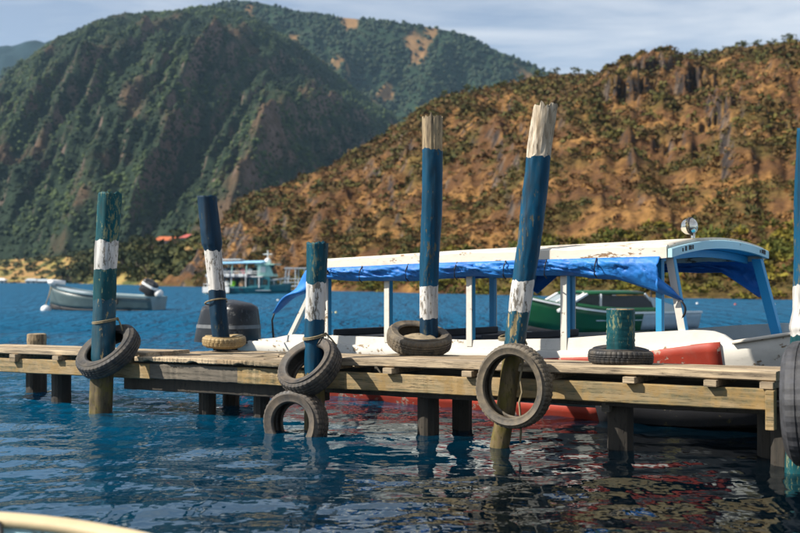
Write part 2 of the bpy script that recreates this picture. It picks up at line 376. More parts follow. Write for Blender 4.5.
class Hill:
    """ground between a shore (or foot) line and a crest line, both given in world metres"""
    def __init__(s, base, ridge, na, nb, zfun, prof=1.0, foot=None, back=1.25):
        a0 = max(base[0][0], ridge[0][0]); a1 = min(base[-1][0], ridge[-1][0])
        s.a = np.linspace(a0, a1, na); s.b = np.linspace(0, back, nb)
        bx = np.interp(s.a, [p[0] for p in base], [p[1] for p in base]); by = np.interp(s.a, [p[0] for p in base], [p[2] for p in base])
        py = np.interp(s.a, [p[0] for p in ridge], [p[1] for p in ridge]); ry = np.interp(s.a, [p[0] for p in ridge], [p[2] for p in ridge])
        k = np.ones(9)/9
        def sm(q):
            qq = np.concatenate([np.full(4, q[0]), q, np.full(4, q[-1])]); return np.convolve(qq, k, 'valid')
        ry = sm(ry); py = sm(py); by = sm(by); bx = sm(bx)
        BX = (s.a-400)/F*by; RX = (s.a-400)/F*ry; RZ = CAMH+(HOR-py)/F*ry
        B, _ = np.meshgrid(s.b, s.a, indexing='ij'); bb = np.clip(B, 0, 1)
        s.B = B
        s.X = BX+(RX-BX)*B; s.Y = by+(ry-by)*B
        z0 = bx      # height of the foot line
        s.Z = z0+(RZ-z0)*bb**prof - np.clip(B-1, 0, 1)*RZ*2.2
        s.RZ = RZ[None, :]+0*B
        s.Z = s.Z+zfun(s, B)
    def slope(s):
        # world-space slope from grid derivatives
        P = np.stack([s.X, s.Y, s.Z], -1); du = np.gradient(P, axis=1); dv = np.gradient(P, axis=0)
        nn = np.cross(du, dv); nn /= np.linalg.norm(nn, axis=-1, keepdims=True)+1e-9
        nn[nn[..., 2] < 0] *= -1
        s.N = nn; return nn
    def build(s, name, col, mat):
        n, m = s.X.shape
        return mesh_np(name, np.stack([s.X, s.Y, s.Z], -1).reshape(-1, 3), quads(n, m), mat, 'structure', True, col.reshape(-1, 3))
    def pick(s, N, weight, bmax=1.02):
        w = (weight*(s.B <= bmax)); 
        P = np.stack([s.X, s.Y, s.Z], -1)
        e1 = np.linalg.norm(np.gradient(P, axis=1), axis=-1); e0 = np.linalg.norm(np.gradient(P, axis=0), axis=-1)
        w = (w*e1*e0).ravel(); w = w/w.sum()
        idx = np.random.choice(len(w), N, p=w)
        j = idx % s.X.shape[1]; i = idx//s.X.shape[1]
        i = np.clip(i, 0, s.X.shape[0]-2); j = np.clip(j, 0, s.X.shape[1]-2)
        fi = np.random.rand(N)[:, None]; fj = np.random.rand(N)[:, None]
        return (P[i, j]*(1-fi)*(1-fj)+P[i+1, j]*fi*(1-fj)+P[i, j+1]*(1-fi)*fj+P[i+1, j+1]*fi*fj), (i, j)

def ico():
    t = (1+5**.5)/2
    v = np.array([(-1,t,0),(1,t,0),(-1,-t,0),(1,-t,0),(0,-1,t),(0,1,t),(0,-1,-t),(0,1,-t),(t,0,-1),(t,0,1),(-t,0,-1),(-t,0,1)], float)
    v /= np.linalg.norm(v[0])
    f = np.array([(0,11,5),(0,5,1),(0,1,7),(0,7,10),(0,10,11),(1,5,9),(5,11,4),(11,10,2),(10,7,6),(7,1,8),(3,9,4),(3,4,2),(3,2,6),(3,6,8),(3,8,9),(4,9,5),(2,4,11),(6,2,10),(8,6,7),(9,8,1)])
    return v, f
def leafclump(nq, seed, size=0.42):
    rs = np.random.RandomState(seed); V = []; Fc = []
    for k in range(nq):
        d = rs.normal(size=3); d /= np.linalg.norm(d); d[2] = abs(d[2])*0.9-0.15
        c = d*(0.55+0.42*rs.rand()); 
        a = rs.normal(size=3); a /= np.linalg.norm(a); b = np.cross(a, d+0.4*rs.normal(size=3)); b /= np.linalg.norm(b)+1e-9
        sz = size*(0.6+0.8*rs.rand())
        o = len(V); V += [c-a*sz*.5, c+b*sz*.42, c+a*sz*.5, c-b*sz*.42]; Fc += [(o, o+1, o+2), (o, o+2, o+3)]
    return np.array(V), np.array(Fc)
def scatter(name, pos, size, tints, mat, tmpl, squash=0.8, label=None, cat=None, seed=1, jitter=0.35):
    rs = np.random.RandomState(seed); N = len(pos); co = []; fc = []; cl = []; off = 0
    grp = rs.randint(0, len(tmpl), N)
    for g, (tv, tf) in enumerate(tmpl):
        id_ = np.where(grp == g)[0]; k = len(id_)
        if k == 0: continue
        an = rs.rand(k)*2*PI; ca, sa = np.cos(an)[:, None], np.sin(an)[:, None]
        v = tv[None]*(1+jitter*(rs.rand(k, len(tv), 1)-0.5)*2)
        x = v[..., 0]*ca-v[..., 1]*sa; y = v[..., 0]*sa+v[..., 1]*ca
        sz = size[id_][:, None]; sq = (squash*(0.7+0.6*rs.rand(k)))[:, None]
        q = np.stack([x*sz, y*sz, (v[..., 2]*sq+0.45*sq)*sz], -1)+pos[id_][:, None, :]
        co.append(q.reshape(-1, 3)); fc.append((tf[None]+(np.arange(k)*len(tv))[:, None, None]).reshape(-1, 3)+off); off += k*len(tv)
        tt = tints[id_][:, None, :]*(0.8+0.4*rs.rand(k, len(tv), 1)); cl.append(tt.reshape(-1, 3))
    o = mesh_np(name, np.concatenate(co), np.concatenate(fc), mat, 'stuff', False, np.concatenate(cl))
    tag(o, label, cat); return o
def lerpc(a, b, t): return np.asarray(a)*(1-t[..., None])+np.asarray(b)*t[..., None]

ICO = ico()
OCTA = (np.array([(1, 0, 0), (0, 1, 0), (-1, 0, 0), (0, -1, 0), (0, 0, 1), (0, 0, -1)], float)*1.15, np.array([(0,1,4),(1,2,4),(2,3,4),(3,0,4),(1,0,5),(2,1,5),(3,2,5),(0,3,5)]))
def bush_templates(): 
    return [leafclump(20, s, 0.62) for s in range(5)]
BT = bush_templates()

# --- right hill: dry, orange, with gullies and rock faces
shore = [(150,-.3,215),(185,-.3,205),(210,-.3,185),(290,-.3,130),(400,-.3,106),(500,-.3,88),(600,-.3,77),(700,-.3,71),(800,-.3,67),(900,-.3,63),(1150,-.3,55)]
rridge = [(150,283,232),(172,279,233),(188,266,236),(205,243,240),(222,218,244),(240,203,246),(262,192,250),(300,179,254),(335,164,258),(380,139,262),(405,124,264),(425,108,266),(450,98,270),(480,91,272),(520,83,275),(560,77,275),(600,76,275),(640,72,275),(680,64,272),(720,54,268),(760,48,262),(800,42,258),(860,34,250),(960,28,240),(1150,30,220)]
def rz(s, B):
    bb = np.clip(B, 0, 1); w = np.sin(PI*np.clip(bb, 0, 1))**0.8
    th = s.X/1.0
    A = (s.a[None, :]+0*B)/100.0
    g = ridged(A*1.15+bb*0.5, bb*0.9+3.1, 4, 21)          # spurs and gullies that run down the slope
    g2 = fbm(s.X/15, s.Y/22, 4, 5)
    g3 = fbm(s.X/3.2, s.Y/4.5, 3, 9)
    z = w*(g*4.2+g2*2.2)+(0.25+0.75*w)*(g3*0.55+0.5*ridged(s.X/6, s.Y/9, 3, 14)+0.16*fbm(s.X/1.0, s.Y/1.4, 2, 15))*sstep(0, 0.06, bb)
    # rock bands: two broken steps high on the right
    for px, b0, wd, h in ((655, 0.80, 48, 5.5), (690, 0.66, 26, 4.2), (628, 0.60, 34, 3.8), (720, 0.44, 20, 3.2), (430, 0.66, 18, 1.6), (585, 0.50, 16, 2.0), (300, 0.55, 22, 1.5), (782, 0.62, 20, 2.2), (660, 0.36, 18, 1.6), (500, 0.72, 18, 1.6), (540, 0.36, 14, 1.5)):
        cx = np.exp(-((s.a[None, :]-px)/wd)**2); bbn = bb+0.05*fbm(A*9, bb*6+px, 4, 3)
        z += h*cx*(sstep(b0-0.025, b0+0.012, bbn)*(1-sstep(b0+0.03, b0+0.17, bbn)))
    return z
H = Hill(shore, rridge, 500, 260, rz, prof=1.0)
H.slope()
def right_cols(H):
    X, Y, Z, B = H.X, H.Y, H.Z, H.B
    gold = np.array((0.275, 0.145, 0.046)); brown = np.array((0.105, 0.052, 0.022)); olive = np.array((0.085, 0.070, 0.020)); rock = np.array((0.032, 0.026, 0.024)); pale = np.array((0.14, 0.105, 0.08))
    t = sstep(-0.25, 0.75, 0.8*fbm(X/9, Y/12, 4, 71)+0.55*fbm(X/1.8, Y/3.2, 3, 72)); c = lerpc(brown, gold, t)
    v = sstep(-0.05, 0.5, fbm(X/12, Y/16, 4, 33)+0.25*sstep(0.72, 1, B)+0.4*sstep(0.18, 0.02, B)); c = lerpc(c, np.broadcast_to(olive, c.shape), v*0.75)
    steep = 1-H.N[..., 2]; r = sstep(0.36, 0.56, steep+0.12*fbm(X/2.2, Y/3, 3, 4)); c = lerpc(c, lerpc(rock, pale, sstep(0.05, 0.5, fbm(X/1.6, Y/2, 3, 8))), r)
    return c, v, r
rc, rv, rr = right_cols(H)
M['hill'] = tint_mat('dry_hillside', 0.95, 1.1, 0.55, 0.9, 0.6)
H.build('hill', rc, M['hill'])
wgt = (0.12+1.2*np.clip(rv, 0, 1)**1.6+0.30*sstep(0.0, 0.5, fbm(H.X/4, H.Y/5, 3, 91)))*(1-0.8*rr)*sstep(0.005, 0.03, H.B)*(H.a[None, :] > 195)
wgt = wgt*(0.75+0.55*sstep(0.35, 0.8, H.B)+0.35*sstep(.25, .05, H.B))
ps, (ii, jj) = H.pick(26000, wgt)
rs = np.random.RandomState(5)
g = rs.rand(len(ps), 1); kk = (rs.rand(len(ps), 1) < 0.48)
tn = np.array((0.042, 0.048, 0.014))*(1-g)+np.array((0.125, 0.105, 0.026))*g
tn = np.where(kk, np.array((0.125, 0.078, 0.028))*(0.5+0.8*g), tn)
top = H.B[ii, jj][:, None]; tn = tn*(1-0.0*top)
sz = 0.26+0.85*rs.rand(len(ps))**3.0; sz *= 0.8+0.4*H.B[ii, jj]
pd, (i4, j4) = H.pick(8000, (0.3+sstep(-.3, .5, fbm(H.X/6, H.Y/8, 3, 55)))*(1-.7*rr)*sstep(.01, .04, H.B)*(H.a[None, :] > 195)); gd = rs.rand(len(pd), 1)
td = np.array((0.09, 0.042, 0.018))*(1-gd)+np.array((0.28, 0.145, 0.045))*gd
scatter('dry_brush', pd, 0.20+0.55*rs.rand(len(pd))**2, td, M['leaf'], [leafclump(9, s_+90, .7) for s_ in range(4)], 0.75, 'tan dry brush between the green scrub on the orange hillside', 'brush', 13)
nr_ = H.B[ii, jj] < 0.28
scatter('hillside_scrub', ps[~nr_], sz[~nr_], tn[~nr_], M['leaf'], [leafclump(12, s_, .66) for s_ in range(6)], 0.8, 'dry and green scrub on the upper slopes of the orange hill', 'scrub', 3)
scatter('lower_scrub', ps[nr_], sz[nr_], tn[nr_], M['leaf'], [leafclump(32, s_+60, .38) for s_ in range(6)], 0.8, 'dry and green scrub low on the orange hill above the shore', 'scrub', 31)
# green bushes along the right-hand shore
wsh = np.exp(-((H.B-0.045)/0.03)**2)*(H.a[None, :] > 300)*(0.3+sstep(-0.2, 0.5, fbm(H.X/5, H.Y/5, 2, 17)))
ps2, (i2, j2) = H.pick(1400, wsh); g = rs.rand(len(ps2), 1)
tn2 = np.array((0.055, 0.07, 0.012))*(1-g)+np.array((0.20, 0.16, 0.02))*g
scatter('shore_thicket', ps2, 0.40+0.65*rs.rand(len(ps2)), tn2, M['leaf'], [leafclump(58, s+40, 0.30) for s in range(4)], 0.85, 'yellow green thicket along the waterline below the orange hill', 'thicket', 8)

# --- foreland at the left: beach, fields and dark trees
fbase = [(-260,-.4,470),(0,-.4,430),(60,-.4,410),(80,-.4,360),(110,-.4,300),(150,-.4,245),(200,-.4,200),(240,-.4,175),(300,-.4,160)]
fridge = [(-260,258,640),(0,260,620),(50,258,560),(80,256,480),(110,252,440),(150,248,400),(180,246,380),(215,236,350),(250,226,330),(300,226,320)]
def fz(s, B):
    bb = np.clip(B, 0, 1); f = sstep(70, 100, s.a)[None, :]
    return f*np.sin(PI*bb)*(3.2+2.2*fbm(s.X/18, s.Y/30, 3, 3))*1.2+0.4*fbm(s.X/5, s.Y/6, 3, 4)*sstep(0, .1, bb)-(1-f)*np.sin(PI*bb)*4.6
FL = Hill(fbase, fridge, 220, 90, fz, 1.0); FL.slope()
sand = np.array((0.42, 0.29, 0.17)); fieldc = np.array((0.25, 0.20, 0.06)); green = np.array((0.075, 0.085, 0.025)); dry = np.array((0.32, 0.19, 0.07))
t = sstep(-0.3, 0.4, fbm(FL.X/16, FL.Y/20, 4, 12)); fc_ = lerpc(fieldc, np.broadcast_to(dry, FL.X.shape+(3,)), t)
fc_ = lerpc(fc_, np.broadcast_to(sand, fc_.shape), (1-sstep(0.10, 0.22, FL.B+0.05*fbm(FL.X/12, FL.Y/12, 3, 2)))*(1-sstep(60, 80, FL.a))[None, :])
fc_ = lerpc(fc_, np.broadcast_to(green, fc_.shape), sstep(0.15, 0.5, fbm(FL.X/14, FL.Y/16, 3, 44)+0.35*(sstep(70, 90, FL.a))[None, :]))
FL.build('foreland', fc_, tint_mat('foreland_ground', 0.95, 0.3, 0.3, 0.3, 0.6))
wf = (0.04+sstep(-0.3, 0.25, fbm(FL.X/14, FL.Y/16, 3, 44)+0.3)*sstep(66, 84, FL.a)[None, :]+0.10*sstep(0.4, 0.8, FL.B))*sstep(0.02, 0.05, FL.B)*(1-0.9*((FL.a[None, :] > 172) & (FL.a[None, :] < 205) & (FL.B > 0.25) & (FL.B < 0.5)))
ps3, _ = FL.pick(2600, wf); g = rs.rand(len(ps3), 1)
tn3 = np.array((0.022, 0.036, 0.012))*(1-g)+np.array((0.085, 0.082, 0.022))*g
scatter('foreland_scrub', ps3, 0.9+1.5*rs.rand(len(ps3))**1.5, tn3, M['leaf'], BT, 0.85, 'dark green scrub on the low foreland below the houses', 'scrub', 9)

# --- big mountain at the left
mbase = [(-300,-.5,700),(-100,-.5,640),(60,-.5,600),(200,-.5,560),(400,-.5,540),(620,-.5,560)]
mridge = [(-300,150,1150),(-60,108,1180),(0,82,1200),(25,60,1210),(50,42,1220),(95,20,1240),(130,13,1250),(150,11,1260),(190,9,1270),(215,5,1280),(240,10,1290),(270,24,1290),(300,45,1280),(350,85,1270),(400,120,1250),(470,160,1230),(620,200,1200)]
def mz(s, B):
    bb = np.clip(B, 0, 1); w = np.sin(PI*bb)**0.75; A = (s.a[None, :]+0*B)/100.0
    q = A-2.1*(bb-0.5)                                   # spurs run down to the left
    g = ridged(q*0.85+0.35, bb*0.55+1.7, 4, 101); g2 = ridged(q*3.1+5, bb*2.0, 3, 77); g3 = fbm(s.X/16, s.Y/24, 4, 19)
    return w*(g*40+g2*16+12*fbm(s.X/42, s.Y/60, 3, 29))+(0.15+0.85*w)*g3*5.0*sstep(0, .05, bb)
MT = Hill(mbase, mridge, 430, 240, mz, 0.92); MT.slope()
def mcols(H, seed, greens, reds):
    X, Y, B = H.X, H.Y, H.B; A = (H.a[None, :]+0*B)/100.0; q = A-2.1*(B-0.5)
    sp = ridged(q*0.85+0.35, B*0.55+1.7, 4, 101)
    t = sstep(0.05, 0.75, sp*0.9+0.85*fbm(X/45, Y/60, 5, seed)+0.25*fbm(X/7, Y/10, 2, seed+3)+0.15*sstep(0.45, 0.05, B)+0.45*sstep(0.62, 0.2, B)*sstep(0.9, 1.9, A)-0.50)
    c = lerpc(np.array(greens), np.broadcast_to(np.array(reds), X.shape+(3,)), t)
    r = sstep(0.5, 0.72, 1-H.N[..., 2]+0.12*fbm(X/9, Y/12, 3, 4)); c = lerpc(c, np.broadcast_to(np.array((0.18, 0.12, 0.10)), c.shape), r*0.7)
    return c, t
mc, mt_ = mcols(MT, 5, (0.018, 0.032, 0.017), (0.085, 0.055, 0.032))
MT.build('mountain', mc, tint_mat('wooded_mountain', 0.95, 0.30, 0.6, 0.9, 2.0))
pm, (i3, j3) = MT.pick(42000, (1.05-mt_)*sstep(0.0, 0.03, MT.B)+0.28)
g = rs.rand(len(pm), 1); tn = np.array((0.016, 0.040, 0.018))*(1-g)+np.array((0.060, 0.082, 0.024))*g
br_ = mt_[i3, j3][:, None]*0.85; zone = sstep(-.35, .45, fbm(pm[:, 0]/60, pm[:, 1]/90, 3, 61))[:, None]; tn = tn*(0.45+0.70*zone)*np.array((0.82, 1.0, 1.08))+np.array((0.016, 0.008, 0.0))*zone; tn = tn*(1-br_)+np.array((0.078, 0.056, 0.028))*(0.5+0.9*g)*br_
scatter('mountain_forest', pm, 0.75+1.35*rs.rand(len(pm))**2.0, tn, M['leaf'], [ICO, OCTA], 0.85, 'dark green forest clothing the tall mountain on the left', 'forest', 4, 0.3)
# --- ridge beyond and the farthest mountain
rb = [(0,5,1320),(700,5,1320)]
r2 = [(0,70,1702),(100,40,1702),(165,18,1702),(205,5,1702),(240,-1,1702),(262,2,1702),(290,9,1694),(330,15,1687),(375,20,1679),(420,24,1672),(455,31,1665),(480,40,1657),(497,51,1650),(515,57,1650),(532,63,1650),(552,74,1650),(600,95,1650),(700,140,1650)]
def z2(s, B):
    bb = np.clip(B, 0, 1); w = np.sin(PI*bb)**0.8; A = (s.a[None, :]+0*B)/100.0
    return w*(ridged(A*1.3-bb*1.2, bb*0.8, 4, 7)*45+fbm(s.X/60, s.Y/80, 4, 2)*18)+(0.2+w)*fbm(s.X/14, s.Y/20, 3, 6)*4
M2 = Hill(rb, r2, 300, 150, z2, 0.95); M2.slope()
t = sstep(0.32, 0.62, fbm(M2.X/70, M2.Y/110, 4, 23)); c2 = lerpc(np.array((0.020, 0.040, 0.022)), np.broadcast_to(np.array((0.24, 0.14, 0.06)), M2.X.shape+(3,)), t)
M2.build('far_ridge', c2, tint_mat('far_ridge_ground', 0.95, 0.06, 0.4, 0.4, 4.0))
p2, _ = M2.pick(9000, (1.05-t)*(0.3+M2.B)); g = rs.rand(len(p2), 1)
tn = np.array((0.011, 0.028, 0.016))*(1-g)+np.array((0.034, 0.048, 0.022))*g
scatter('far_ridge_forest', p2, 2.2+2.5*rs.rand(len(p2))**1.5, tn, M['leaf'], [ICO, OCTA], 0.9, 'blue green forest on the farther ridge between the two slopes', 'forest', 6, 0.3)
fb = [(-300,5,1700),(260,5,1700)]; fr = [(-300,70,2150),(-120,60,2150),(-60,52,2150),(0,46,2150),(20,42,2150),(45,38,2150),(75,42,2150),(120,60,2150),(260,120,2150)]
M3 = Hill(fb, fr, 120, 60, lambda s, B: np.sin(PI*np.clip(B, 0, 1))*fbm(s.X/160, s.Y/160, 4, 9)*50+fbm(s.X/30, s.Y/40, 3, 1)*5, 0.95)
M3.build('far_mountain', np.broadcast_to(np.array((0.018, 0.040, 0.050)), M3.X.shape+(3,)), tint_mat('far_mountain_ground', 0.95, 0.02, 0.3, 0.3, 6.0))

# --- single trees one can pick out
def make_tree_proto(seed, nq, stems=3):
    rs_ = np.random.RandomState(seed)
    V, Fc = [], []; tr = MB(); off = 0
    for k in range(stems):
        a = rs_.rand()*6.28; e = Vector((math.cos(a)*0.35, math.sin(a)*0.35, 0.55+0.3*rs_.rand()))
        tr.tube([(0, 0, -0.15), e*0.45+Vector((0.02, 0, 0)), e], [0.06, 0.045, 0.02], 5)
    for k in range(9):
        a = rs_.rand()*6.28; r_ = 0.5*rs_.rand()**.5; c = np.array((math.cos(a)*r_, math.sin(a)*r_, 0.55+0.5*rs_.rand()))
        v, f = leafclump(nq, seed*50+k, 0.55); V.append(v*0.27*(0.7+0.6*rs_.rand())+c); Fc.append(f+off); off += len(v)
    return tr, np.concatenate(V), np.concatenate(Fc)
def tree_set(name, spots, labels, cat, group, seed, tint, nq=16):
    protos = []
    for k in range(3):
        tr, V, Fc = make_tree_proto(seed+k, nq); g_ = np.random.RandomState(seed+k).rand(len(V)//4, 1).repeat(4, 0)
        col = np.array(tint[0])*(1-g_)+np.array(tint[1])*g_
        c = mesh_np('crown', V, Fc, M['leaf'], None, False, col); t_ = tr.build('trunk', M['bark']); protos.append((t_, c))
    for q, (p, s_) in enumerate(spots):
        e = thing(name, labels if isinstance(labels, str) else labels[q], cat, p, random.random()*6, group); e.scale = (s_*random.uniform(.9, 1.2), s_*random.uniform(.9, 1.2), s_)
        for o in protos[q % 3]:
            if o.parent is None: oo = o
            else: oo = o.copy(); COL.objects.link(oo)
            oo.parent = e
def hill_point(Hh, px, b):
    j = int(np.argmin(abs(Hh.a-px))); i = int(np.argmin(abs(Hh.b-b))); return (float(Hh.X[i, j]), float(Hh.Y[i, j]), float(Hh.Z[i, j])-0.1)
sp = []
for px in (612, 624, 640, 648, 655, 668, 676, 690, 697, 705, 712, 722, 733, 742, 748, 757, 771, 778, 786, 795, 590, 575, 556, 538, 520, 500, 470, 447):
    sp.append((hill_point(H, px+random.uniform(-3, 3), 0.985), random.uniform(1.5, 2.7)))
tree_set('skyline_tree', sp, 'small round tree standing on the crest of the orange hill', 'tree', 'trees along the crest of the orange hill', 300, ((0.03, 0.045, 0.012), (0.09, 0.095, 0.02)))
sp = [(hill_point(FL, px, b), s_) for px, b, s_ in ((62, .10, 5.0), (66, .14, 6.2), (72, .10, 5.2), (80, .12, 5.5), (88, .10, 4.6), (96, .16, 5.5), (118, .12, 5), (126, .18, 4.8), (133, .12, 4.6), (142, .15, 4.6), (150, .10, 4.4), (160, .13, 3.6), (168, .2, 4.0), (148, .45, 4.8), (176, .62, 4.2), (204, .6, 4.4), (134, .5, 4.5))]
tree_set('shore_tree', sp, 'dark leafy tree near the water on the low foreland', 'tree', 'dark trees on the foreland', 320, ((0.014, 0.026, 0.010), (0.05, 0.058, 0.018)), 18)

# --- houses
def house(label, px, b, w, d, h, wallm, roofm, rz=0, hip=0.25, group=None, lift=0.0):
    p = hill_point(FL, px, b); e = thing('house', label, 'house', (p[0], p[1], p[2]+lift), rz, group)
    MB().b2(-w/2, w/2, -d/2, d/2, -2, h).build('wall', wallm, e)
    ov = 0.5; rh = h+d*0.30; x = w/2+ov; y = d/2+ov; i = w/2-d*hip
    MB().add([(-x,-y,h+.004),(x,-y,h+.004),(x,y,h+.004),(-x,y,h+.004),(-i,0,rh),(i,0,rh)], [(0,1,5,4),(1,2,5),(2,3,4,5),(3,0,4),(3,2,1,0)]).build('roof', roofm, e)
    k = max(2, int(w/2.2))
    for q in range(k):
        x0 = -w/2+(q+0.5)*w/k
        if q == k//2:
            MB().b2(x0-.45, x0+.45, -d/2-.05, -d/2+.02, -.5, h*.72).build('door', M['bark'], e)
        else:
            f = MB().b2(x0-.5, x0+.5, -d/2-.05, -d/2+.02, h*.35, h*.78).build('window', M['white'], e)
            MB().b2(x0-.42, x0+.42, -d/2-.07, -d/2-.04, h*.40, h*.74).build('pane', M['glass'], f)
house('long house with orange tiled roof half hidden by dark trees', 166, 0.62, 6.6, 4.2, 1.6, M['house'], M['roofred'], R(8), lift=1.3)
house('smaller house with pinkish red roof beside the dark trees', 190, 0.60, 4.4, 3.6, 1.6, M['house'], M['roofpink'], R(-5), 0.35, lift=0.9)
house('tiny orange roofed hut left of the long house', 146, 0.62, 1.8, 1.8, 1.2, M['house'], M['roofred'], 0, lift=0.6)
house('low white hut at the left edge of the beach', 2, 0.22, 4.4, 3, 1.8, M['housewhite'], M['housewhite'], 0)
house('low white hut in the middle of the beach', 31, 0.20, 4.2, 3, 1.6, M['housewhite'], M['greyhull'], R(10))
house('long low pale shed behind the beach', 42, 0.26, 6.5, 3, 1.2, M['house'], M['greyhull'], R(5))

# ------------------------------------------------------------------ dock
YAW = R(-32.6); DO = Vector((0, 8.55, 0))
U = Vector((math.cos(YAW), math.sin(YAW), 0)); NN = Vector((-U.y, U.x, 0))
def D(s, t, z=0): return DO+U*s+NN*t+Vector((0, 0, z))
def s_at(px, t=0.0):
    k = (px-400)/F; # X = k*Y
    return (k*(DO.y+NN.y*t)-NN.x*t)/(U.x-k*U.y)
def zo(s): return 0.0116*s+0.004
dock = thing('dock', 'weathered plank dock on dark piles crossing the picture', 'dock', DO, YAW)
def plank(name, s0, s1, t0, t1, z0, z1, mat, seed, n=12, jag=0.004, parent=dock, ragged=0.0, bow=0.006):
    rs_ = random.Random(seed); P = []; ch = min(0.008, (z1-z0)*0.2)
    ph = rs_.random()*6
    for i in range(n+1):
        s = s0+(s1-s0)*i/n; w = bow*math.sin(ph+s*1.7); zz = zo(s)+bow*0.6*math.sin(ph*2+s*2.3)
        a = t0+w+rs_.uniform(-jag, jag)+ragged*max(0, math.sin(s*7.3+ph)+math.sin(s*17.1+ph*3)-.9)*.6; b = t1+w+rs_.uniform(-jag, jag); lo = z0+zz+rs_.uniform(-jag, jag)*.5+ragged*0.30*max(0, math.sin(s*11.3+ph)+math.sin(s*23.1+ph)-.6); hi = z1+zz+rs_.uniform(-jag, jag)*.4
        ss = s+(rs_.uniform(-1, 1)*0.012 if i in (0, n) else 0)
        P.append([(ss, a+ch, lo), (ss, a, lo+ch), (ss, a, hi-ch), (ss, a+ch, hi), (ss, b-ch, hi), (ss, b, hi-ch), (ss, b, lo+ch), (ss, b-ch, lo)])
    mb = MB().grid(P, True); k = len(mb.v)
    mb.f.append(tuple(range(8))[::-1] if False else tuple(range(7, -1, -1))); mb.f.append(tuple(range(k-8, k)))
    mb.f = [tuple(reversed(f)) for f in mb.f]
    return mb.build(name, mat, parent)
sL = s_at(-40); sA = s_at(146); sB = s_at(342); sC = s_at(480); sR = s_at(776)
# deck boards, left part (raised on joists, narrow), middle part (laid straight on the beams, wide), right part
def boards(s0, s1, ts, z0, z1, seed, mats, front_rag=0.0, joints=()):
    cuts = [s0]+list(joints)+[s1]
    for q in range(len(ts)-1):
        cs = cuts if q % 2 == 0 else [s0]+[c+random.uniform(-.5, .5) for c in joints]+[s1]
        for c in range(len(cs)-1):
            dz = random.uniform(-.005, .005)
            first = (q == 0)
            plank('plank', cs[c]+0.004, cs[c+1]-0.004, ts[q]+0.007, ts[q+1]-0.007, z0+dz, z1+dz, mats[(q+c) % len(mats)], seed*100+q*10+c, n=(70 if first and front_rag else 12), ragged=front_rag if first else 0)
pm_ = [M['plank'], M['plank2']]
boards(sL, sA+0.02, [-0.02, 0.17, 0.36, 0.56], 0.525, 0.575, 1, pm_)
boards(sA-0.10, sB, [-0.05, 0.17, 0.38, 0.58, 0.78, 0.98, 1.16], 0.492, 0.536, 2, pm_, 0.035, joints=((sA+sB)/2-0.2,))
boards(sB+0.012, s_at(497), [-0.03, 0.20, 0.41, 0.60, 0.78], 0.522, 0.582, 3, pm_, 0.0)
boards(s_at(497)+.006, sR, [-0.03, 0.17, 0.37, 0.56], 0.522, 0.582, 4, pm_, 0.0)
# long beams beneath the boards
bm = [(sL, sA+0.05, M['beam'], 0), (sA+0.055, s_at(238), M['beamdark'], 0.005), (s_at(238)+.004, sB+0.03, M['beam'], 0.0), (sB+0.035, s_at(487), M['beam'], -0.004), (s_at(487)+.004, sR-0.01, M['beam'], 0.0)]
for q, (a, b, m_, dz) in enumerate(bm):
    mid = (a > sA and b < sB+.1)
    plank('beam', a, b, 0.0, 0.075, 0.335+dz, 0.474+dz, m_, 500+q, 30, 0.003, bow=0.003)
for q, (a, b) in enumerate(((sL, sB), (sB+.01, sR-.05))):
    plank('beam', a, b, 0.42, 0.49, 0.36, 0.519, M['beamdark'], 520+q, 20, 0.003, bow=0.003)
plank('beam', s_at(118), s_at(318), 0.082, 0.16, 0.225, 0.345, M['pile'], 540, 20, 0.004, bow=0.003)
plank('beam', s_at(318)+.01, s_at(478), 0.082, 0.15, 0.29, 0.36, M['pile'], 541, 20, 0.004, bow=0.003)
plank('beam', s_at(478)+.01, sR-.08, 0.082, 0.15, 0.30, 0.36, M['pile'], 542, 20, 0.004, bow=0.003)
plank('beam', sA, sB, 1.03, 1.10, 0.36, 0.487, M['beamdark'], 530, 12, 0.003, bow=0.003)
# joists: their ends show in the gap between beams and boards
for px in (-10, 17, 60, 128, 391, 470, 547, 631, 712, 768):
    s = s_at(px); wd = 0.05
    t1 = 0.54 if (px < 150 or px > 500) else 0.76
    MB().box((s, (t1-0.055)/2, 0.498+zo(s)), (0.085, t1+0.055, 0.044)).build('joist', M['plank'], dock, bevel=0.004)
# bracket block hanging from a joist end, and the fascia stub at the far right
s = s_at(17); MB().box((s, -0.03, 0.47+zo(s)), (0.09, 0.05, 0.05)).build('block', M['plank2'], dock, bevel=0.005)
s = s_at(771, -0.03); MB().box((s, -0.045, 0.345+zo(s)), (0.055, 0.07, 0.25)).build('block', M['beam'], dock, bevel=0.005)
s = s_at(606, 0.1); MB().box((s, 0.11, 0.30+zo(s)), (0.06, 0.06, 0.08)).build('block', M['beamdark'], dock, bevel=0.005)
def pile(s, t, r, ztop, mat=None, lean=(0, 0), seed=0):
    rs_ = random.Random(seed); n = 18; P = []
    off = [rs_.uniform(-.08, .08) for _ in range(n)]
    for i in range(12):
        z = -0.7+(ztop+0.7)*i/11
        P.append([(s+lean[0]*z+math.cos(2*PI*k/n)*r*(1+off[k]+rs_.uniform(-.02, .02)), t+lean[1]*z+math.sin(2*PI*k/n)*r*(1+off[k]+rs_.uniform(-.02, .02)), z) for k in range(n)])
    mb = MB().grid(P, True); mb.f.append(tuple(range(len(mb.v)-n, len(mb.v)))); return mb.build('pile', mat or M['pile'], dock, smooth=False)
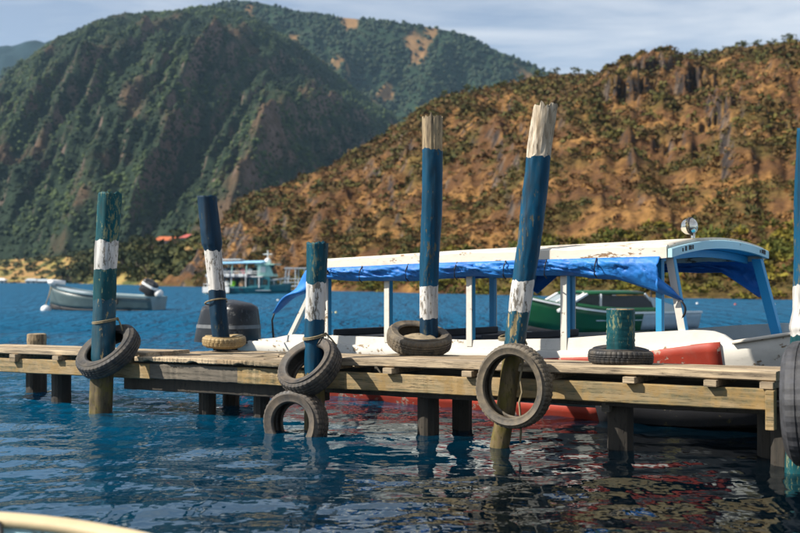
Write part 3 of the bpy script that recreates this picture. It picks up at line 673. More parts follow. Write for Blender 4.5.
pile(s_at(37, 0.72), 0.72, 0.105, 0.50, seed=1); ph_ = MB().lathe([(.10, .505), (.104, .56), (.10, .62), (.085, .628), (.0001, .622)], 18, (s_at(37, .72), .72, 0)).build('pile_head', M['bare'], dock); pile(s_at(62, 0.30), 0.30, 0.10, 0.345+zo(s_at(62)), seed=2)  # below the deck the wood is darkened for shade; the head stays bare
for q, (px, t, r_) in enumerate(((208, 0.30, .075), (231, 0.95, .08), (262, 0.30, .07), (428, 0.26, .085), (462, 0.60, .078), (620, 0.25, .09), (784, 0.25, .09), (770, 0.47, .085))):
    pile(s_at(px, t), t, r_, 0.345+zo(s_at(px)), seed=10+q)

# ------------------------------------------------------------------ mooring posts
def post(label, base, top, prof, bands, seed, wob=0.012, rough=0.02, jag_top=0.02, crack=0.0, extras=None):
    """base/top in world; prof = [(z, radius)]; bands = [(z_upper, part name, material)] from the bottom up"""
    base = Vector(base); top = Vector(top); e = thing('mooring_post', label, 'post', base, 0, 'mooring posts along the dock')
    rs_ = random.Random(seed); n = 36; ax = top-base; Ht = ax.z; nr = int(Ht/0.016)
    zs = [Ht*i/nr for i in range(nr+1)]
    pz = [p[0]-base.z for p in prof]; pr = [p[1] for p in prof]
    th = np.linspace(0, 2*PI, n, endpoint=False)
    TH, ZZ = np.meshgrid(th, zs)
    cx = np.cos(TH); sx = np.sin(TH)
    rad = np.interp(ZZ, pz, pr)
    rad *= 1+rough*1.7*fbm(cx*1.3+seed, sx*1.3+ZZ*3.2, 4, seed)+rough*1.5*vnoise(TH*3.0+seed*3, ZZ*1.2, seed+2)*np.minimum(1, np.minimum(TH, 2*PI-TH)*2)
    kr = random.Random(seed*7)
    for _ in range(6):
        kz, kt, ka = kr.uniform(0.2, Ht), kr.uniform(0, 2*PI), kr.uniform(.04, .10); dth = np.abs((TH-kt+PI) % (2*PI)-PI); rad *= 1+ka*np.exp(-(dth/.35)**2-((ZZ-kz)/.045)**2)
    facet = 0.035*np.cos(TH*5+seed)+0.02*np.cos(TH*3+1.7*seed); rad *= 1+facet*0.6
    ck = np.abs(vnoise(TH*2.6+seed*5, ZZ*0.7, seed+9))*np.minimum(1, np.minimum(TH, 2*PI-TH)*2)
    top_z = bands[-1][0]-base.z if False else None
    bz = [b[0]-base.z for b in bands]
    wood_rows = np.zeros_like(ZZ)
    lo = 0
    for (zu, nm, mt) in bands:
        if nm == 'bare_top': wood_rows += (ZZ > lo)
        lo = zu-base.z
    rad -= wood_rows*0.10*rad*np.exp(-(ck/0.07)**2)
    wob *= 1.7
    wx = wob*np.interp(ZZ, zs, [math.sin(2.1*z+seed)*0.6+math.sin(4.7*z+seed*2)*0.4 for z in zs]); wy = wob*np.interp(ZZ, zs, [math.cos(2.6*z+seed) for z in zs])
    f = ZZ/Ht
    X = ax.x*f+rad*cx+wx; Y = ax.y*f+rad*sx+wy; Z = ZZ.copy()
    Z[-1] += jag_top*vnoise(cx[-1]*3+seed, sx[-1]*3, 3)*1.2+jag_top*0.5*vnoise(th*6, th*0, 4)
    for q, (b0, hgt) in enumerate(zip(bands[:-1], bz[:-1])):      # brushed paint edges wander up and down
        Z += (0.020*vnoise(cx*1.8+seed+q*7, sx*1.8, seed+q)+0.010*vnoise(cx*6+q, sx*6+seed, seed+q+40))*np.exp(-((ZZ-hgt)/0.05)**2)
    P = np.stack([X, Y, Z], -1)
    # face bands with an uneven painted edge
    zc = (ZZ[:-1]+ZZ[1:])/2
    lo = -9
    for q, ((zu, nm, mt), hi) in enumerate(zip(bands, bz)):
        if q == len(bands)-1: hi = 99
        mb = MB(); idx = {}
        def vi(i, j):
            j %= n
            if (i, j) not in idx: idx[(i, j)] = len(mb.v); mb.v.append(tuple(P[i, j]))
            return idx[(i, j)]
        for i in range(nr):
            for j in range(n):
                if lo <= zc[i, j] < hi: mb.f.append((vi(i, j), vi(i, j+1), vi(i+1, j+1), vi(i+1, j)))
        if q == len(bands)-1:
            c = P[-1].mean(0); ring = [vi(nr, j) for j in range(n)]; mid = []
            for j in range(n):
                p = P[-1, j]*0.45+c*0.55; mid.append(len(mb.v)); mb.v.append((p[0], p[1], p[2]-0.012+0.02*float(vnoise(np.array(j*0.9), np.array(seed*1.0), 5))))
            ci = len(mb.v); mb.v.append((c[0], c[1], c[2]-0.01))
            for j in range(n):
                j2 = (j+1) % n; mb.f.append((ring[j], ring[j2], mid[j2], mid[j])); mb.f.append((mid[j], mid[j2], ci))
        if mb.f: mb.build(nm, mt, e, smooth=(nm not in ('bare_top',)))
        lo = hi
    return e
def ring_rope(parent, c, r_, tilt=0.1, turns=2, rad=0.009, mat=None, name='rope'):
    pts = []
    for i in range(24*turns+1):
        a = 2*PI*i/24; pts.append(Vector(c)+Vector((math.cos(a)*r_, math.sin(a)*r_, tilt*math.cos(a+0.8)*r_*2+i*0.0009)))
    return MB().tube(pts, rad, 6).build(name, mat or M['rope'], parent, smooth=True)

def zpx(py, ppm): return CAMH-(py-HOR)/ppm
# post at the left with white band
Y1 = 10.1; k = F/Y1
post('teal post with white band and a tyre, leftmost on the dock', at(99, 412, Y1)+Vector((0, 0, -.6)), at(109.5, 193, Y1),
     [(-1, .104), (.3, .102), (.9, .104), (1.3, .10), (2.0, .106)],
     [(zpx(374, k), 'bare_shaft', M['baremoss']), (zpx(300, k), 'peeling_section', M['peel']), (zpx(269, k), 'teal_section', M['teal']), (zpx(240, k), 'white_band', M['band']), (9, 'teal_top', M['teal'])], 1, 0.008, 0.03, 0.02)
Y2 = 10.78; k = F/Y2
p2_ = post('dark topped post standing in a sandy tyre by the motor', at(222.5, 347, Y2)+Vector((0, 0, -.03)), at(208, 196, Y2),
     [(0, .088), (.9, .085), (1.05, .082), (1.2, .078), (zpx(250, k), .082), (zpx(244, k), .098), (2.1, .094)],
     [(zpx(291, k), 'dark_section', M['navy']), (zpx(250, k), 'white_band', M['band']), (9, 'navy_top', M['navy'])], 2, 0.006, 0.03, 0.008)
ring_rope(p2_, at(216, 303, Y2)-p2_.location, .105, 0.12, 1, .008)
Y3 = 8.84; k = F/Y3
post('short teal post with white band between two tyres', at(314, 425, Y3)+Vector((0, 0, -.4)), at(316.5, 243, Y3),
     [(-1, .078), (.9, .079), (1.2, .08), (1.5, .088)],
     [(zpx(372, k), 'bare_shaft', M['baremoss']), (zpx(320, k), 'peeling_section', M['blue']), (zpx(284, k), 'white_band', M['band']), (9, 'teal_top', M['teal2'])], 3, 0.006, 0.035, 0.02)
Y4 = 9.30; k = F/Y4
post('tall upright blue post with bare grey wooden top', at(429, 355, Y4)+Vector((0, 0, -.03)), at(432.5, 117, Y4),
     [(0, .078), (.9, .076), (1.2, .078), (1.9, .088), (2.6, .087)],
     [(zpx(319, k), 'navy_section', M['navy']), (zpx(286, k), 'white_band', M['band']), (zpx(150, k), 'blue_section', M['blue']), (9, 'bare_top', M['bare'])], 4, 0.006, 0.035, 0.035)
Y5 = 8.10; k = F/Y5
post('tall leaning blue post with white washed wooden top', at(500, 445, Y5)+Vector((-.09, 0, -.6)), at(548, 105, Y5-0.15),
     [(-1, .072), (.4, .07), (.9, .076), (1.3, .082), (1.9, .088), (2.5, .086)],
     [(zpx(346, k), 'bare_shaft', M['baremoss']), (zpx(312, k), 'peeling_section', M['peel']), (zpx(280, k), 'white_band', M['band']), (zpx(158, k), 'blue_section', M['blue']), (9, 'bare_top', M['whitewood'])], 5, 0.008, 0.035, 0.03)
Y6 = 6.95; k = F/Y6
post('blue post with white band at the right edge above the big tyre', at(795, 480, Y6)+Vector((0, 0, -.5)), at(815, 128, Y6),
     [(-1, .098), (zpx(360, k), .09), (zpx(334, k), .092), (zpx(328, k), .105), (zpx(312, k), .09), (2.2, .088)],
     [(zpx(337, k), 'teal_section', M['teal']), (zpx(284, k), 'white_band', M['band']), (9, 'blue_section', M['blue'])], 6, 0.006, 0.03, 0.02)
# lashings that hold the tyres to their posts
def lash(label, c, r_, hang):
    pts_ = [Vector((math.cos(2*PI*i/20)*r_, math.sin(2*PI*i/20)*r_, .02*math.sin(2*PI*i/20+1)+i*.0006)) for i in range(41)]
    pts_ += [pts_[-1]+Vector(h_) for h_ in hang]
    o_ = MB().tube(pts_, .0075, 6).build('lashing_rope', M['rope'], smooth=True); o_.location = c; tag(o_, label, 'rope')
lash('thin rope tied round the leftmost teal post above its tyre', at(105.5, 322, Y1), .112, [(.03, -.02, -.06), (.06, -.05, -.12)])
lash('thin rope tied round the leaning post above the hanging tyre', at(510.5, 338, Y5), .084, [(.0, -.06, -.03), (.02, -.12, -.08)])
lash('thin rope tied round the short post above its tyre', at(314.5, 338, Y3), .088, [(.05, -.02, -.05), (.09, -.03, -.10)])
# short bollard
sbl = s_at(620.5, 0.27); bpos = D(sbl, 0.27, 0.582+zo(sbl))
bol = thing('bollard', 'short teal bollard standing in a flat tyre on the deck', 'bollard', bpos)
n = 30; P = []
for i in range(26):
    z = 0.385*i/25
    P.append([(math.cos(2*PI*j/n)*(.099+.0025*math.sin(z*160+j*.2)+.003*math.sin(j*1.3)), math.sin(2*PI*j/n)*(.099+.0025*math.sin(z*160+j*.2)+.003*math.sin(j*1.3)), z) for j in range(n)])
MB().grid(P, True).build('shaft', M['teal'], bol, smooth=True)
MB().lathe([(.099, .385), (.094, .394), (.05, .392), (.0001, .39)], n).build('cap', M['peel'], bol)

# ------------------------------------------------------------------ tyres
def tyre(label, loc, axis_, Ro, Wd, Ri, mat, seed, lug=40, spin=0.0, squash=1.0, group='tyres hung and laid along the dock'):
    rs_ = random.Random(seed); q = Vector(axis_).normalized().to_track_quat('Z', 'Y')
    e = bpy.data.objects.new('tyre', None); COL.objects.link(e); e.location = loc; e.rotation_mode = 'QUATERNION'; e.rotation_quaternion = q; e.empty_display_size = .1
    tag(e, label, 'tyre', group)
    h = Wd/2; n = lug*3; T = Ro-Ri
    # tread with cross grooves
    prof = [(Ro-.028, -h*.96), (Ro-.006, -h*.80), (Ro, -h*.55), (Ro+.001, -h*.36), (Ro-.005, -h*.33), (Ro-.005, -h*.27), (Ro+.002, -h*.24), (Ro+.003, -h*.04), (Ro-.005, -h*.01), (Ro-.005, h*.05), (Ro+.003, h*.08), (Ro+.002, h*.27), (Ro-.005, h*.30), (Ro-.005, h*.36), (Ro+.001, h*.39), (Ro, h*.57), (Ro-.006, h*.80), (Ro-.028, h*.96)]
    ov = [1+0.022*math.sin(2*PI*k/n*2+seed)+0.012*math.sin(2*PI*k/n*3+seed*2) for k in range(n)]
    P = []
    for qi, (r_, z) in enumerate(prof):
        row = []
        for k in range(n):
            kk_ = (k+(2 if z > 0 else 0)) % 3; d = 0.0045 if (kk_ == 0 and qi not in (0, len(prof)-1)) else 0.0
            a = 2*PI*k/n; rr_ = (r_-d)*ov[k]; row.append((rr_*math.cos(a)*squash, rr_*math.sin(a), z+0.006*math.sin(a*2+seed)))
        P.append(row)
    MB().grid(P, True).build('tread', mat, e)
    n2 = 60; ov2 = lambda a: 1+0.022*math.sin(a*2+seed)+0.012*math.sin(a*3+seed*2)
    for sg in (-1, 1):
        sp_ = [(Ro-.028, h*.96), (Ro-.034, h*1.0), (Ro-T*.30, h*1.10), (Ro-T*.33, h*1.125), (Ro-T*.37, h*1.10), (Ro-T*.55, h*1.07), (Ro-T*.80, h*.93), (Ro-T*.84, h*.95), (Ro-T*.88, h*.93), (Ri+.006, h*.82), (Ri, h*.72), (Ri+.004, h*.62), (Ri+.022, h*.60), (Ro-T*.6, h*.84), (Ro-T*.3, h*.86), (Ro-.030, h*.70), (Ro-.022, h*.3), (Ro-.020, -.0)]
        P = []
        for r_, z in sp_:
            row = []
            for k in range(n2):
                a = 2*PI*k/n2; rr_ = r_*ov2(a); row.append((rr_*math.cos(a)*squash, rr_*math.sin(a), sg*z+0.006*math.sin(a*2+seed)))
            P.append(row if sg < 0 else row)
        MB().grid(P, True).build('sidewall', mat, e, smooth=True)
    return e
def cam_axis(x, y, z): return Vector((x, y, z))
tyre('black tyre slung round the leftmost teal post', at(109, 351, 10.05), (-0.42, -0.52, 0.74), .305, .15, .185, M['rubber'], 1)
tyre('black tyre slung round the short teal and white post', at(310, 367, 8.72), (-0.48, -0.55, 0.70), .265, .16, .165, M['rubber_old'], 2)
tyre('half sunken tyre standing in the water below the dock', at(296, 424, 8.62)+Vector((0, 0, 0)), (-0.50, -0.86, 0.10), .268, .17, .165, M['rubber_old'], 3)
tyre('dusty tyre lying round the foot of the tall upright post', D(s_at(424, .78), .70, 0.582+.125), (0.10, -0.30, 1.0), .272, .135, .175, M['rubber_dusty'], 4)
tyre('dusty tyre hanging before the tall leaning post', at(513.5, 386, 7.84), (-NN.x*1.0-0.03, -NN.y, 0.02), .292, .135, .212, M['rubber_dusty'], 5, 52)
tyre('black tyre lying flat round the teal bollard', bpos+Vector((0, 0, .058)), (0.02, -0.03, 1), .232, .10, .135, M['rubber'], 6)
tyre('sand coloured tyre lying flat round the dark topped post', at(224, 347, Y2)+Vector((0, 0, .055)), (0.0, -0.03, 1), .205, .10, .115, M['rubber_tan'], 7, 30)
tyre('big grey tyre at the right edge hanging on the dock end', at(813, 404, 6.66), (0.86, -0.50, 0.05), .385, .24, .22, M['rubber_big'], 8, 26)
# dirt heaped in the tyre at the upright post
o = MB()
for i in range(7):
    pass
dm = []
for i in range(10):
    r_ = .205*math.sin(PI/2*i/9); dm.append([(r_*math.cos(2*PI*j/24)*(1+.05*math.sin(j*2.1)), r_*math.sin(2*PI*j/24)*(1+.05*math.cos(j*1.7)), .095*math.cos(PI/2*i/9)+.006*math.sin(j*1.9+i)) for j in range(24)])
o = MB().grid(dm, True).build('dirt_heap', M['dirt'], smooth=True); o.location = D(s_at(424, .78), .70, 0.582+.075); tag(o, 'brown dirt heaped inside the tyre at the upright post', 'dirt')
# rope that hangs through the tyre on the leaning post
pt = [at(521, 348, 7.92), at(523, 362, 7.9), at(520, 378, 7.9), at(522, 392, 7.9), at(519, 402, 7.9), at(521, 425, 7.9), at(520, 442, 7.9)]
e = MB().tube([p-pt[0] for p in pt], .008, 6).build('hanging_rope', M['rope'], smooth=True); e.location = pt[0]; tag(e, 'thin frayed rope dangling through the hanging dusty tyre', 'rope')

# ------------------------------------------------------------------ passenger boat behind the dock
BY = R(-40); BO = Vector((2.15, 8.78, 0))
boat = thing('passenger_boat', 'white and red passenger boat with blue tarp and arched white roof', 'boat', BO, BY)
ms = [-5.35, -4.8, -4.2, -3.5, -2.8, -2.1, -1.4, -0.8, -0.3, 0.1, 0.5, 0.85, 1.15, 1.45, 1.69]
def hb(m): return .95*(1 if m < 0.4 else max(0.0, 1-((m-0.4)/1.30)**2.2))
def hbl(m): return hb(m)*(.86 if m < -1 else .86-.30*((m+1)/2.6))
def sheer(m): return float(np.interp(m, [-5.35, -4, -2, -1, -.28, .46, .9, 1.7], [.54, .555, .575, .60, .645, .73, .81, .95]))
def keel(m): return float(np.interp(m, [-5.35, -2, 0, .7, 1.25, 1.7], [-.15, -.16, -.10, .0, .20, .62]))
def hull_pt(m, side, f):   # f 0 keel .. 1 gunwale
    zt = sheer(m); zk = keel(m); z = zk+(zt-zk)*f
    wd = hb(m); a_ = float(np.interp(m, [-1, .5, 1.1, 1.7], [.62, .72, .62, .40])); y = 0.0 if f <= 0 else wd*(a_+(1-a_)*f**0.8)
    return (m, .95+side*y, z)
mm = list(np.interp(np.linspace(0, len(ms)-1, 57), range(len(ms)), ms))
def strake(name, f0, f1, mat, m0=-9, m1=9, out=0.0, nf=4):
    mb = MB()
    xs = [m for m in mm if m0-1e-6 <= m <= m1+1e-6]
    for side in (-1, 1):
        P = []
        for m in xs:
            a = f0(m) if callable(f0) else f0; b = f1(m) if callable(f1) else f1
            row = []
            for i in range(nf+1):
                p = hull_pt(m, side, a+(b-a)*i/nf); row.append((p[0], p[1]+side*out, p[2]))
            P.append(row)
        if side > 0: P = [list(reversed(r_)) for r_ in P]
        mb.grid(P)
    return mb.build(name, mat, boat, smooth=True, solid=0.025, off=0)
def zfrac(z):
    return lambda m: max(0.02, min(1, (z(m)-keel(m))/(sheer(m)-keel(m))))
boot = zfrac(lambda m: .115+.03*max(0, m+1)); boot2 = zfrac(lambda m: .165+.03*max(0, m+1))
strake('hull_bottom', 0.0, boot, M['bred'], -9, -.78)
strake('bow_bottom', 0.0, zfrac(lambda m: .40+.05*max(0, m+.8)), M['bottom'], -.80, 9, 0.004)  # dark bow bottom, the shade under the dock put into its colour
strake('hull_side', boot, 1.0, M['bwhite'])
redlo = zfrac(lambda m: .43+.02*m); redhi = zfrac(lambda m: float(np.interp(m, [-2.5, -1.6, -.65, -.28, .46], [.47, .50, .565, .62, .74])))
strake('red_panel', redlo, redhi, M['bred'], -2.4, 0.47, 0.016)
blk = zfrac(lambda m: .50+.04*m); blkl = zfrac(lambda m: .36+.02*m)
strake('dark_lower_panel', zfrac(lambda m: .30+.05*m), zfrac(lambda m: .50+.03*m), M['bottom'], 0.5, 1.66, 0.015)
strake('rub_rail', 0.97, 1.0, M['bwhite_worn'], 0.5, 1.6, 0.02, 1)
# transom and inner floor
MB().add([(-5.35, .02, .53), (-5.35, 1.88, .53), (-5.35, 1.55, -.1), (-5.35, .95, -.15), (-5.35, .35, -.1)], [(0, 1, 2, 3, 4)]).build('transom', M['bwhite'], boat, solid=0.04)
P = [[(m, .95-hb(m)*.93, sheer(m)-.09), (m, .95+hb(m)*.93, sheer(m)-.09)] for m in mm if m < 1.6]
MB().grid(P).build('inner_deck', M['bblue'], boat, solid=0.02)
# coaming: the raised white side board with rounded front end
def ctop(m): return float(np.interp(m, [-4.8, -4.55, -4.3, -3.9, -2, -1, -.28, .2, .33, .43, .50], [.565, .59, .635, .64, .655, .705, .777, .812, .805, .775, .725]))
for side in (-1, 1):
    P = []
    for m in [x for x in np.linspace(-4.8, .50, 64)]:
        y = .95+side*(hb(m)-.012); P.append([(m, y, sheer(m)-.02), (m, y-side*.012, ctop(m)), (m, y-side*.045, ctop(m)), (m, y-side*.05, sheer(m)-.02)])
    MB().grid(P, True).build('coaming', M['bwhite'], boat)
# roof
def redge(m): return float(np.interp(m, [-4.3, -3.7, -2.4, -.75, .1], [1.305, 1.32, 1.355, 1.378, 1.388]))
def arch(c, m=0): x = (c-.95)/1.0; return (.085+.012*min(0, m))*(1-x*x)
cs = np.linspace(-.05, 1.84, 17); P = []; P2 = []
for m in np.linspace(-3.86, .0, 30):
    P.append([(m, c, redge(m)+.055+arch(c, m)) for c in cs]); 
roof = MB().grid(P).build('roof', M['bwhite_worn'], boat, smooth=True, solid=0.035)
for yy, nm in ((-.06, 'edge_rail'), (1.85, 'edge_rail')):
    Pq = []
    for m in np.linspace(-3.88, -.005, 46):
        w1 = .004*math.sin(m*9)+.003*math.sin(m*23+yy)
        z0 = redge(m)-.012+w1; Pq.append([(m, yy-.024, z0), (m, yy+.024, z0+.002), (m, yy+.026, z0+.088), (m, yy+.008, z0+.103), (m, yy-.012, z0+.102), (m, yy-.026, z0+.088)])
    mbq = MB().grid(Pq, True); mbq.f.append(tuple(range(6))[::-1]); mbq.f.append(tuple(range(len(mbq.v)-6, len(mbq.v)))); mbq.build(nm, M['bwhite_worn'], roof)
# front fascia arch, ceiling lining, cross beams
Pf = []
for c in np.linspace(-.08, 1.87, 25):
    z = redge(.05)+arch(c); Pf.append([(.005, c, z-.005), (.04, c, z-.005), (.04, c, z+.060), (.03, c, z+.068), (.005, c, z+.064)])
fb_ = MB().grid(Pf, True); fb_.f.append((0,1,2,3,4)); fb_.f.append(tuple(range(len(fb_.v)-5, len(fb_.v)))); fas = fb_.build('fascia', M['lblue'], roof)
for c0 in (.10, .15, .215, .235, .28, 1.66, 1.70, 1.74, 1.765):    # worn dark lettering at both ends of the fascia
    z = redge(.05)+arch(c0)+.012
    MB().b2(.039, .043, c0, c0+random.uniform(.016, .032), z+.004, z+random.uniform(.03, .044)).build('lettering', M['bottom'], roof)
P = [[(m, c, redge(m)+.012+arch(c, m)*.8) for c in np.linspace(0, 1.8, 13)] for m in np.linspace(-3.85, .0, 20)]
MB().grid(P).build('ceiling', M['bblue'], roof, smooth=True, solid=0.01)
for m in (-3.82, -3.02, -2.03, -1.04, -0.15):
    Pc = []
    for c in np.linspace(0, 1.8, 13): z = redge(m)+arch(c, m)*.8; Pc.append([(m-.02, c, z-.055), (m+.02, c, z-.055), (m+.02, c, z+.008), (m-.02, c, z+.008)])
    MB().grid(Pc, True).build('rib', M['bblue'], roof)
# posts: white outside, blue inside
for m in (-3.80, -2.985, -2.0, -1.005):
    for c in (.045, 1.78):
        z1 = redge(m)+.0; f = MB().post((m, c, .60), (m, c, z1), .058, .05).build('post', M['bblue'], boat)
        sgn = -1 if c < 1 else 1
        MB().post((m, c+sgn*.029, .60), (m, c+sgn*.029, z1), .060, .012).build('outer_face', M['bwhite'], f)
MB().post((-.13, .05, .63), (-.13, .05, redge(0)), .05, .05).build('post', M['bblue'], boat)
f = MB().post((.08, .07, .69), (-.03, .03, redge(0)+.005), .062, .05).build('post', M['bwhite'], boat)
MB().post((.112, .07, .69), (.002, .03, redge(0)+.005), .006, .046).build('inner_face', M['bblue'], f)
MB().post((.20, 1.66, .69), (-.03, 1.77, redge(0)+.005), .085, .06).build('post', M['bblue'], boat)
MB().post((-2.62, 1.80, .62), (-2.50, 1.86, redge(-2.5)), .07, .05).build('post', M['lblue'], boat)
MB().post((-4.42, .10, .57), (-3.92, .06, redge(-4.2)-.05), .055, .045).build('post', M['bwhite'], boat)
# benches inside
for m in (-3.6, -2.75, -1.75, -0.9):
    b_ = MB().b2(m-.18, m+.18, .12, 1.78, .58, .63).build('bench', M['dark'], boat, bevel=.01)
    MB().b2(m-.20, m-.16, .12, 1.78, .63, .70).build('backrest', M['dark'], b_, bevel=.01)
# tarpaulin rolled along both sides
def tarp(side, seed, m0, m1, drop, name='tarpaulin'):
    yb = -.09 if side < 0 else 1.88
    P = []; n_ = 260; mlist = np.linspace(m0, m1, n_)
    for i, m in enumerate(mlist):
        zt = redge(m)+.0; d = drop(m)
        row = []
        for j in range(14):
            f = j/13.0
            fold = .034*float(vnoise(np.array(m*3.2+f*1.6), np.array(f*2.6+seed), seed))+.045*(.35-abs(float(vnoise(np.array(m*5.5-f*4), np.array(f*2.4+2), seed+5))))-.03*max(0, .06-abs(float(vnoise(np.array(m*8+f*6), np.array(f*2.0+5), seed+6))))/.06+.016*float(vnoise(np.array(m*12.0-f*7), np.array(f*4.0), seed+3))
            bul = .034*math.sin(PI*min(1, f*1.04))**.7
            y = yb+side*(bul+fold*math.sin(PI*min(1, f+.1)))+(-side)*.05*f*f
            z = zt-d*f+.012*float(vnoise(np.array(m*2.4), np.array(f*3.0+7), seed+8))*f
            row.append((m, y, z))
        P.append(row)
    return MB().grid(P).build(name, M['tarp'], boat, smooth=True, solid=0.004, off=0)
def drop_near(m): return float(np.interp(m, [-4.2, -4.0, -3.5, -3.0, -2.4, -1.6, -1.0, -.8, -.45, -.12, -.02], [.10, .11, .115, .16, .145, .135, .145, .14, .18, .28, .33]))+.010*math.sin(m*7)
tarp(-1, 4, -3.86, -.06, drop_near)
def drop_far(m): return float(np.interp(m, [-4.2, -2.7, -2.45, -2.2, -.75, -.40, -.05, .02], [.10, .12, .30, .12, .10, .11, .34, .36]))
tarp(1, 9, -3.86, -.03, drop_far)
# pointed corner tied down to the front post
A_ = Vector((-.08, -.10, redge(0)-.22)); B_ = Vector((.07, .04, 1.04))
Pq = []
for i in range(16):
    f = i/15; p = A_.lerp(B_, f); w_ = .10*(1-f)+.018; Pq.append([(p.x, p.y-.012*math.sin(f*9), p.z+w_*.6), (p.x+.01, p.y-.035*(1-f)-.008, p.z), (p.x, p.y+.01, p.z-w_*.5)])
MB().grid(Pq).build('tarp_corner', M['tarp'], boat, smooth=True, solid=0.005, off=0)
MB().tube([(B_.x+.03*math.sin(q*.42), B_.y-.03+.004*q, B_.z-.018*q) for q in range(19)], .009, 6).build('strap', M['black'], boat, smooth=True)
# flap at the stern end, hauled down to a strap
Pq = []
tA, tB = Vector((-3.87, -.08, redge(-4.2)+.05)), Vector((-4.42, -.10, .88))
for i in range(24):
    f = i/23; c = tA.lerp(tB, f); w_ = .30*(1-f)**1.2+.03
    row = []
    for j in range(8):
        g_ = j/7; row.append((c.x+w_*g_*.9, c.y-.05*math.sin(PI*g_)-.02*math.sin(f*8+g_*5), c.z-.28*w_*g_+.02*math.sin(f*11)))
    Pq.append(row)
MB().grid(Pq).build('stern_flap', M['tarp'], boat, smooth=True, solid=0.004, off=0)
MB().tube([tB+Vector((.01, 0, .01)), tB+Vector((-.03, -.01, -.10)), tB+Vector((-.02, 0, -.28))], .011, 6).build('strap', M['black'], boat, smooth=True)
# black cord with a small float, hanging from the roll
m_ = -3.63; cord = MB().tube([(m_, -.16, redge(m_)+.04), (m_+.01, -.17, redge(m_)-.10), (m_-.03, -.155, redge(m_)-.24), (m_-.02, -.15, redge(m_)-.42), (m_-.12, -.15, redge(m_)-.425)], .010, 6).build('cord', M['black'], boat, smooth=True)
m_ = -3.60; MB().lathe([(.02, -.02), (.026, 0), (.02, .02)], 10, (m_-.02, -.165, redge(m_)-.045), M=Matrix.Rotation(R(90), 3, 'Y')).build('cord_knot', M['black'], cord)
for m_ in (-3.2, -2.62, -2.05, -1.52, -1.10, -.62):
    MB().tube([(m_, -.10, redge(m_)+.0), (m_+.02, -.165, redge(m_)-.06), (m_+.01, -.155, redge(m_)-.13), (m_, -.10, redge(m_)-.16)], .006, 5).build('cord', M['black'], boat, smooth=True)
# searchlight on the roof
ls = MB().tube([(-.02, .42, redge(0)+.12), (-.02, .42, redge(0)+.20)], .018, 8).build('searchlight', M['chrome'], boat, smooth=True)
cz = redge(0)+.255; Ml = Matrix.Rotation(R(82), 3, 'Y') 
MB().lathe([(.0001, -.075), (.035, -.07), (.058, -.045), (.068, -.008)], 20, (-.045, .42, cz), M=Ml).build('lamp_housing', M['chrome'], ls, smooth=True)
MB().lathe([(.068, 0), (.074, .004), (.074, .022), (.066, .026)], 20, (-.045, .42, cz), M=Ml).build('rim', M['bottom'], ls, smooth=True)
MB().lathe([(.066, .024), (.05, .045), (.025, .058), (.0001, .062)], 20, (-.045, .42, cz), M=Ml).build('lens', M['chrome'], ls, smooth=True)
# outboard motor at the stern
mw = at(229, 324, 12.2); inv = Matrix.Rotation(-BY, 3, 'Z'); ml = inv @ (mw-BO)
mo = MB()
def cowl_rows(c, sx, sy, z0, z1, n=28):
    P = []
    for i in range(13):
        f = i/12; z = z0+(z1-z0)*f
        k_ = (1-0.22*f**1.5)*(math.cos(PI/2*max(0, (f-.72)/.28)**2.2)*.86+.14) if f < 1 else .12
        row = []
        for j in range(n):
            a = 2*PI*j/n; ca, sa = math.cos(a), math.sin(a); e_ = .55
            row.append((c[0]+sx*k_*math.copysign(abs(ca)**e_, ca)+.05*(f-.5), c[1]+sy*k_*math.copysign(abs(sa)**e_, sa), z))
        P.append(row)
    return P
cowl = MB().grid(cowl_rows((ml.x, ml.y), .37, .26, .52, .985), True); cowl.f.append(tuple(range(len(cowl.v)-28, len(cowl.v))))
co_ = cowl.build('outboard_motor', M['cowl'], boat, smooth=True)
P = cowl_rows((ml.x, ml.y), .374, .264, .52, .985)
for r0, r1, nm in ((4, 5, 'stripe'),):
    MB().grid([P[r0], P[r1]], True).build(nm, M['cowlgrey'], co_, smooth=True)
MB().tube([(ml.x, ml.y, .54), (ml.x+.05, ml.y, .2), (ml.x+.02, ml.y, -.35)], [.15, .10, .07], 12).build('drive_leg', M['cowl'], co_, smooth=True)
MB().b2(ml.x+.12, -5.33, ml.y-.12, ml.y+.12, .30, .46).build('bracket', M['cowl'], co_, bevel=.02)

# ------------------------------------------------------------------ small hull builder for the other boats (x = forward)
def small_hull(parent, L, B, sheer_, keel_, strakes, fine=2.0, flare=.72, solid=.03, n=25):
    xs = np.linspace(-L/2, L/2, n)
    def half(x): u = max(0, (x+L*.05)/(L*.55)); return B/2*max(0.012, 1-u**fine)*(1-.10*max(0, (-x-L*.2)/(L*.3)))
    def pt(x, side, f):
        zk = keel_(x); z = zk+(sheer_(x)-zk)*f; y = half(x)*(0 if f <= 0 else flare+(1-flare)*f); return (x, side*y, z)
    out = []
    for nm, f0, f1, mat, o in strakes:
        mb = MB()
        for side in (-1, 1):
            P = [[(p[0], p[1]+side*o, p[2]) for p in (pt(x, side, f0+(f1-f0)*i/4) for i in range(5))] for x in xs]
            if side > 0: P = [list(reversed(r_)) for r_ in P]
            mb.grid(P)
        out.append(mb.build(nm, mat, parent, smooth=True, solid=solid, off=0))
    x = xs[0]; MB().add([pt(x, -1, 1), pt(x, 1, 1), pt(x, 1, .02), pt(x, -1, .02)], [(0, 1, 2, 3)]).build('transom', strakes[-1][3], parent, solid=.04)
    return pt, half
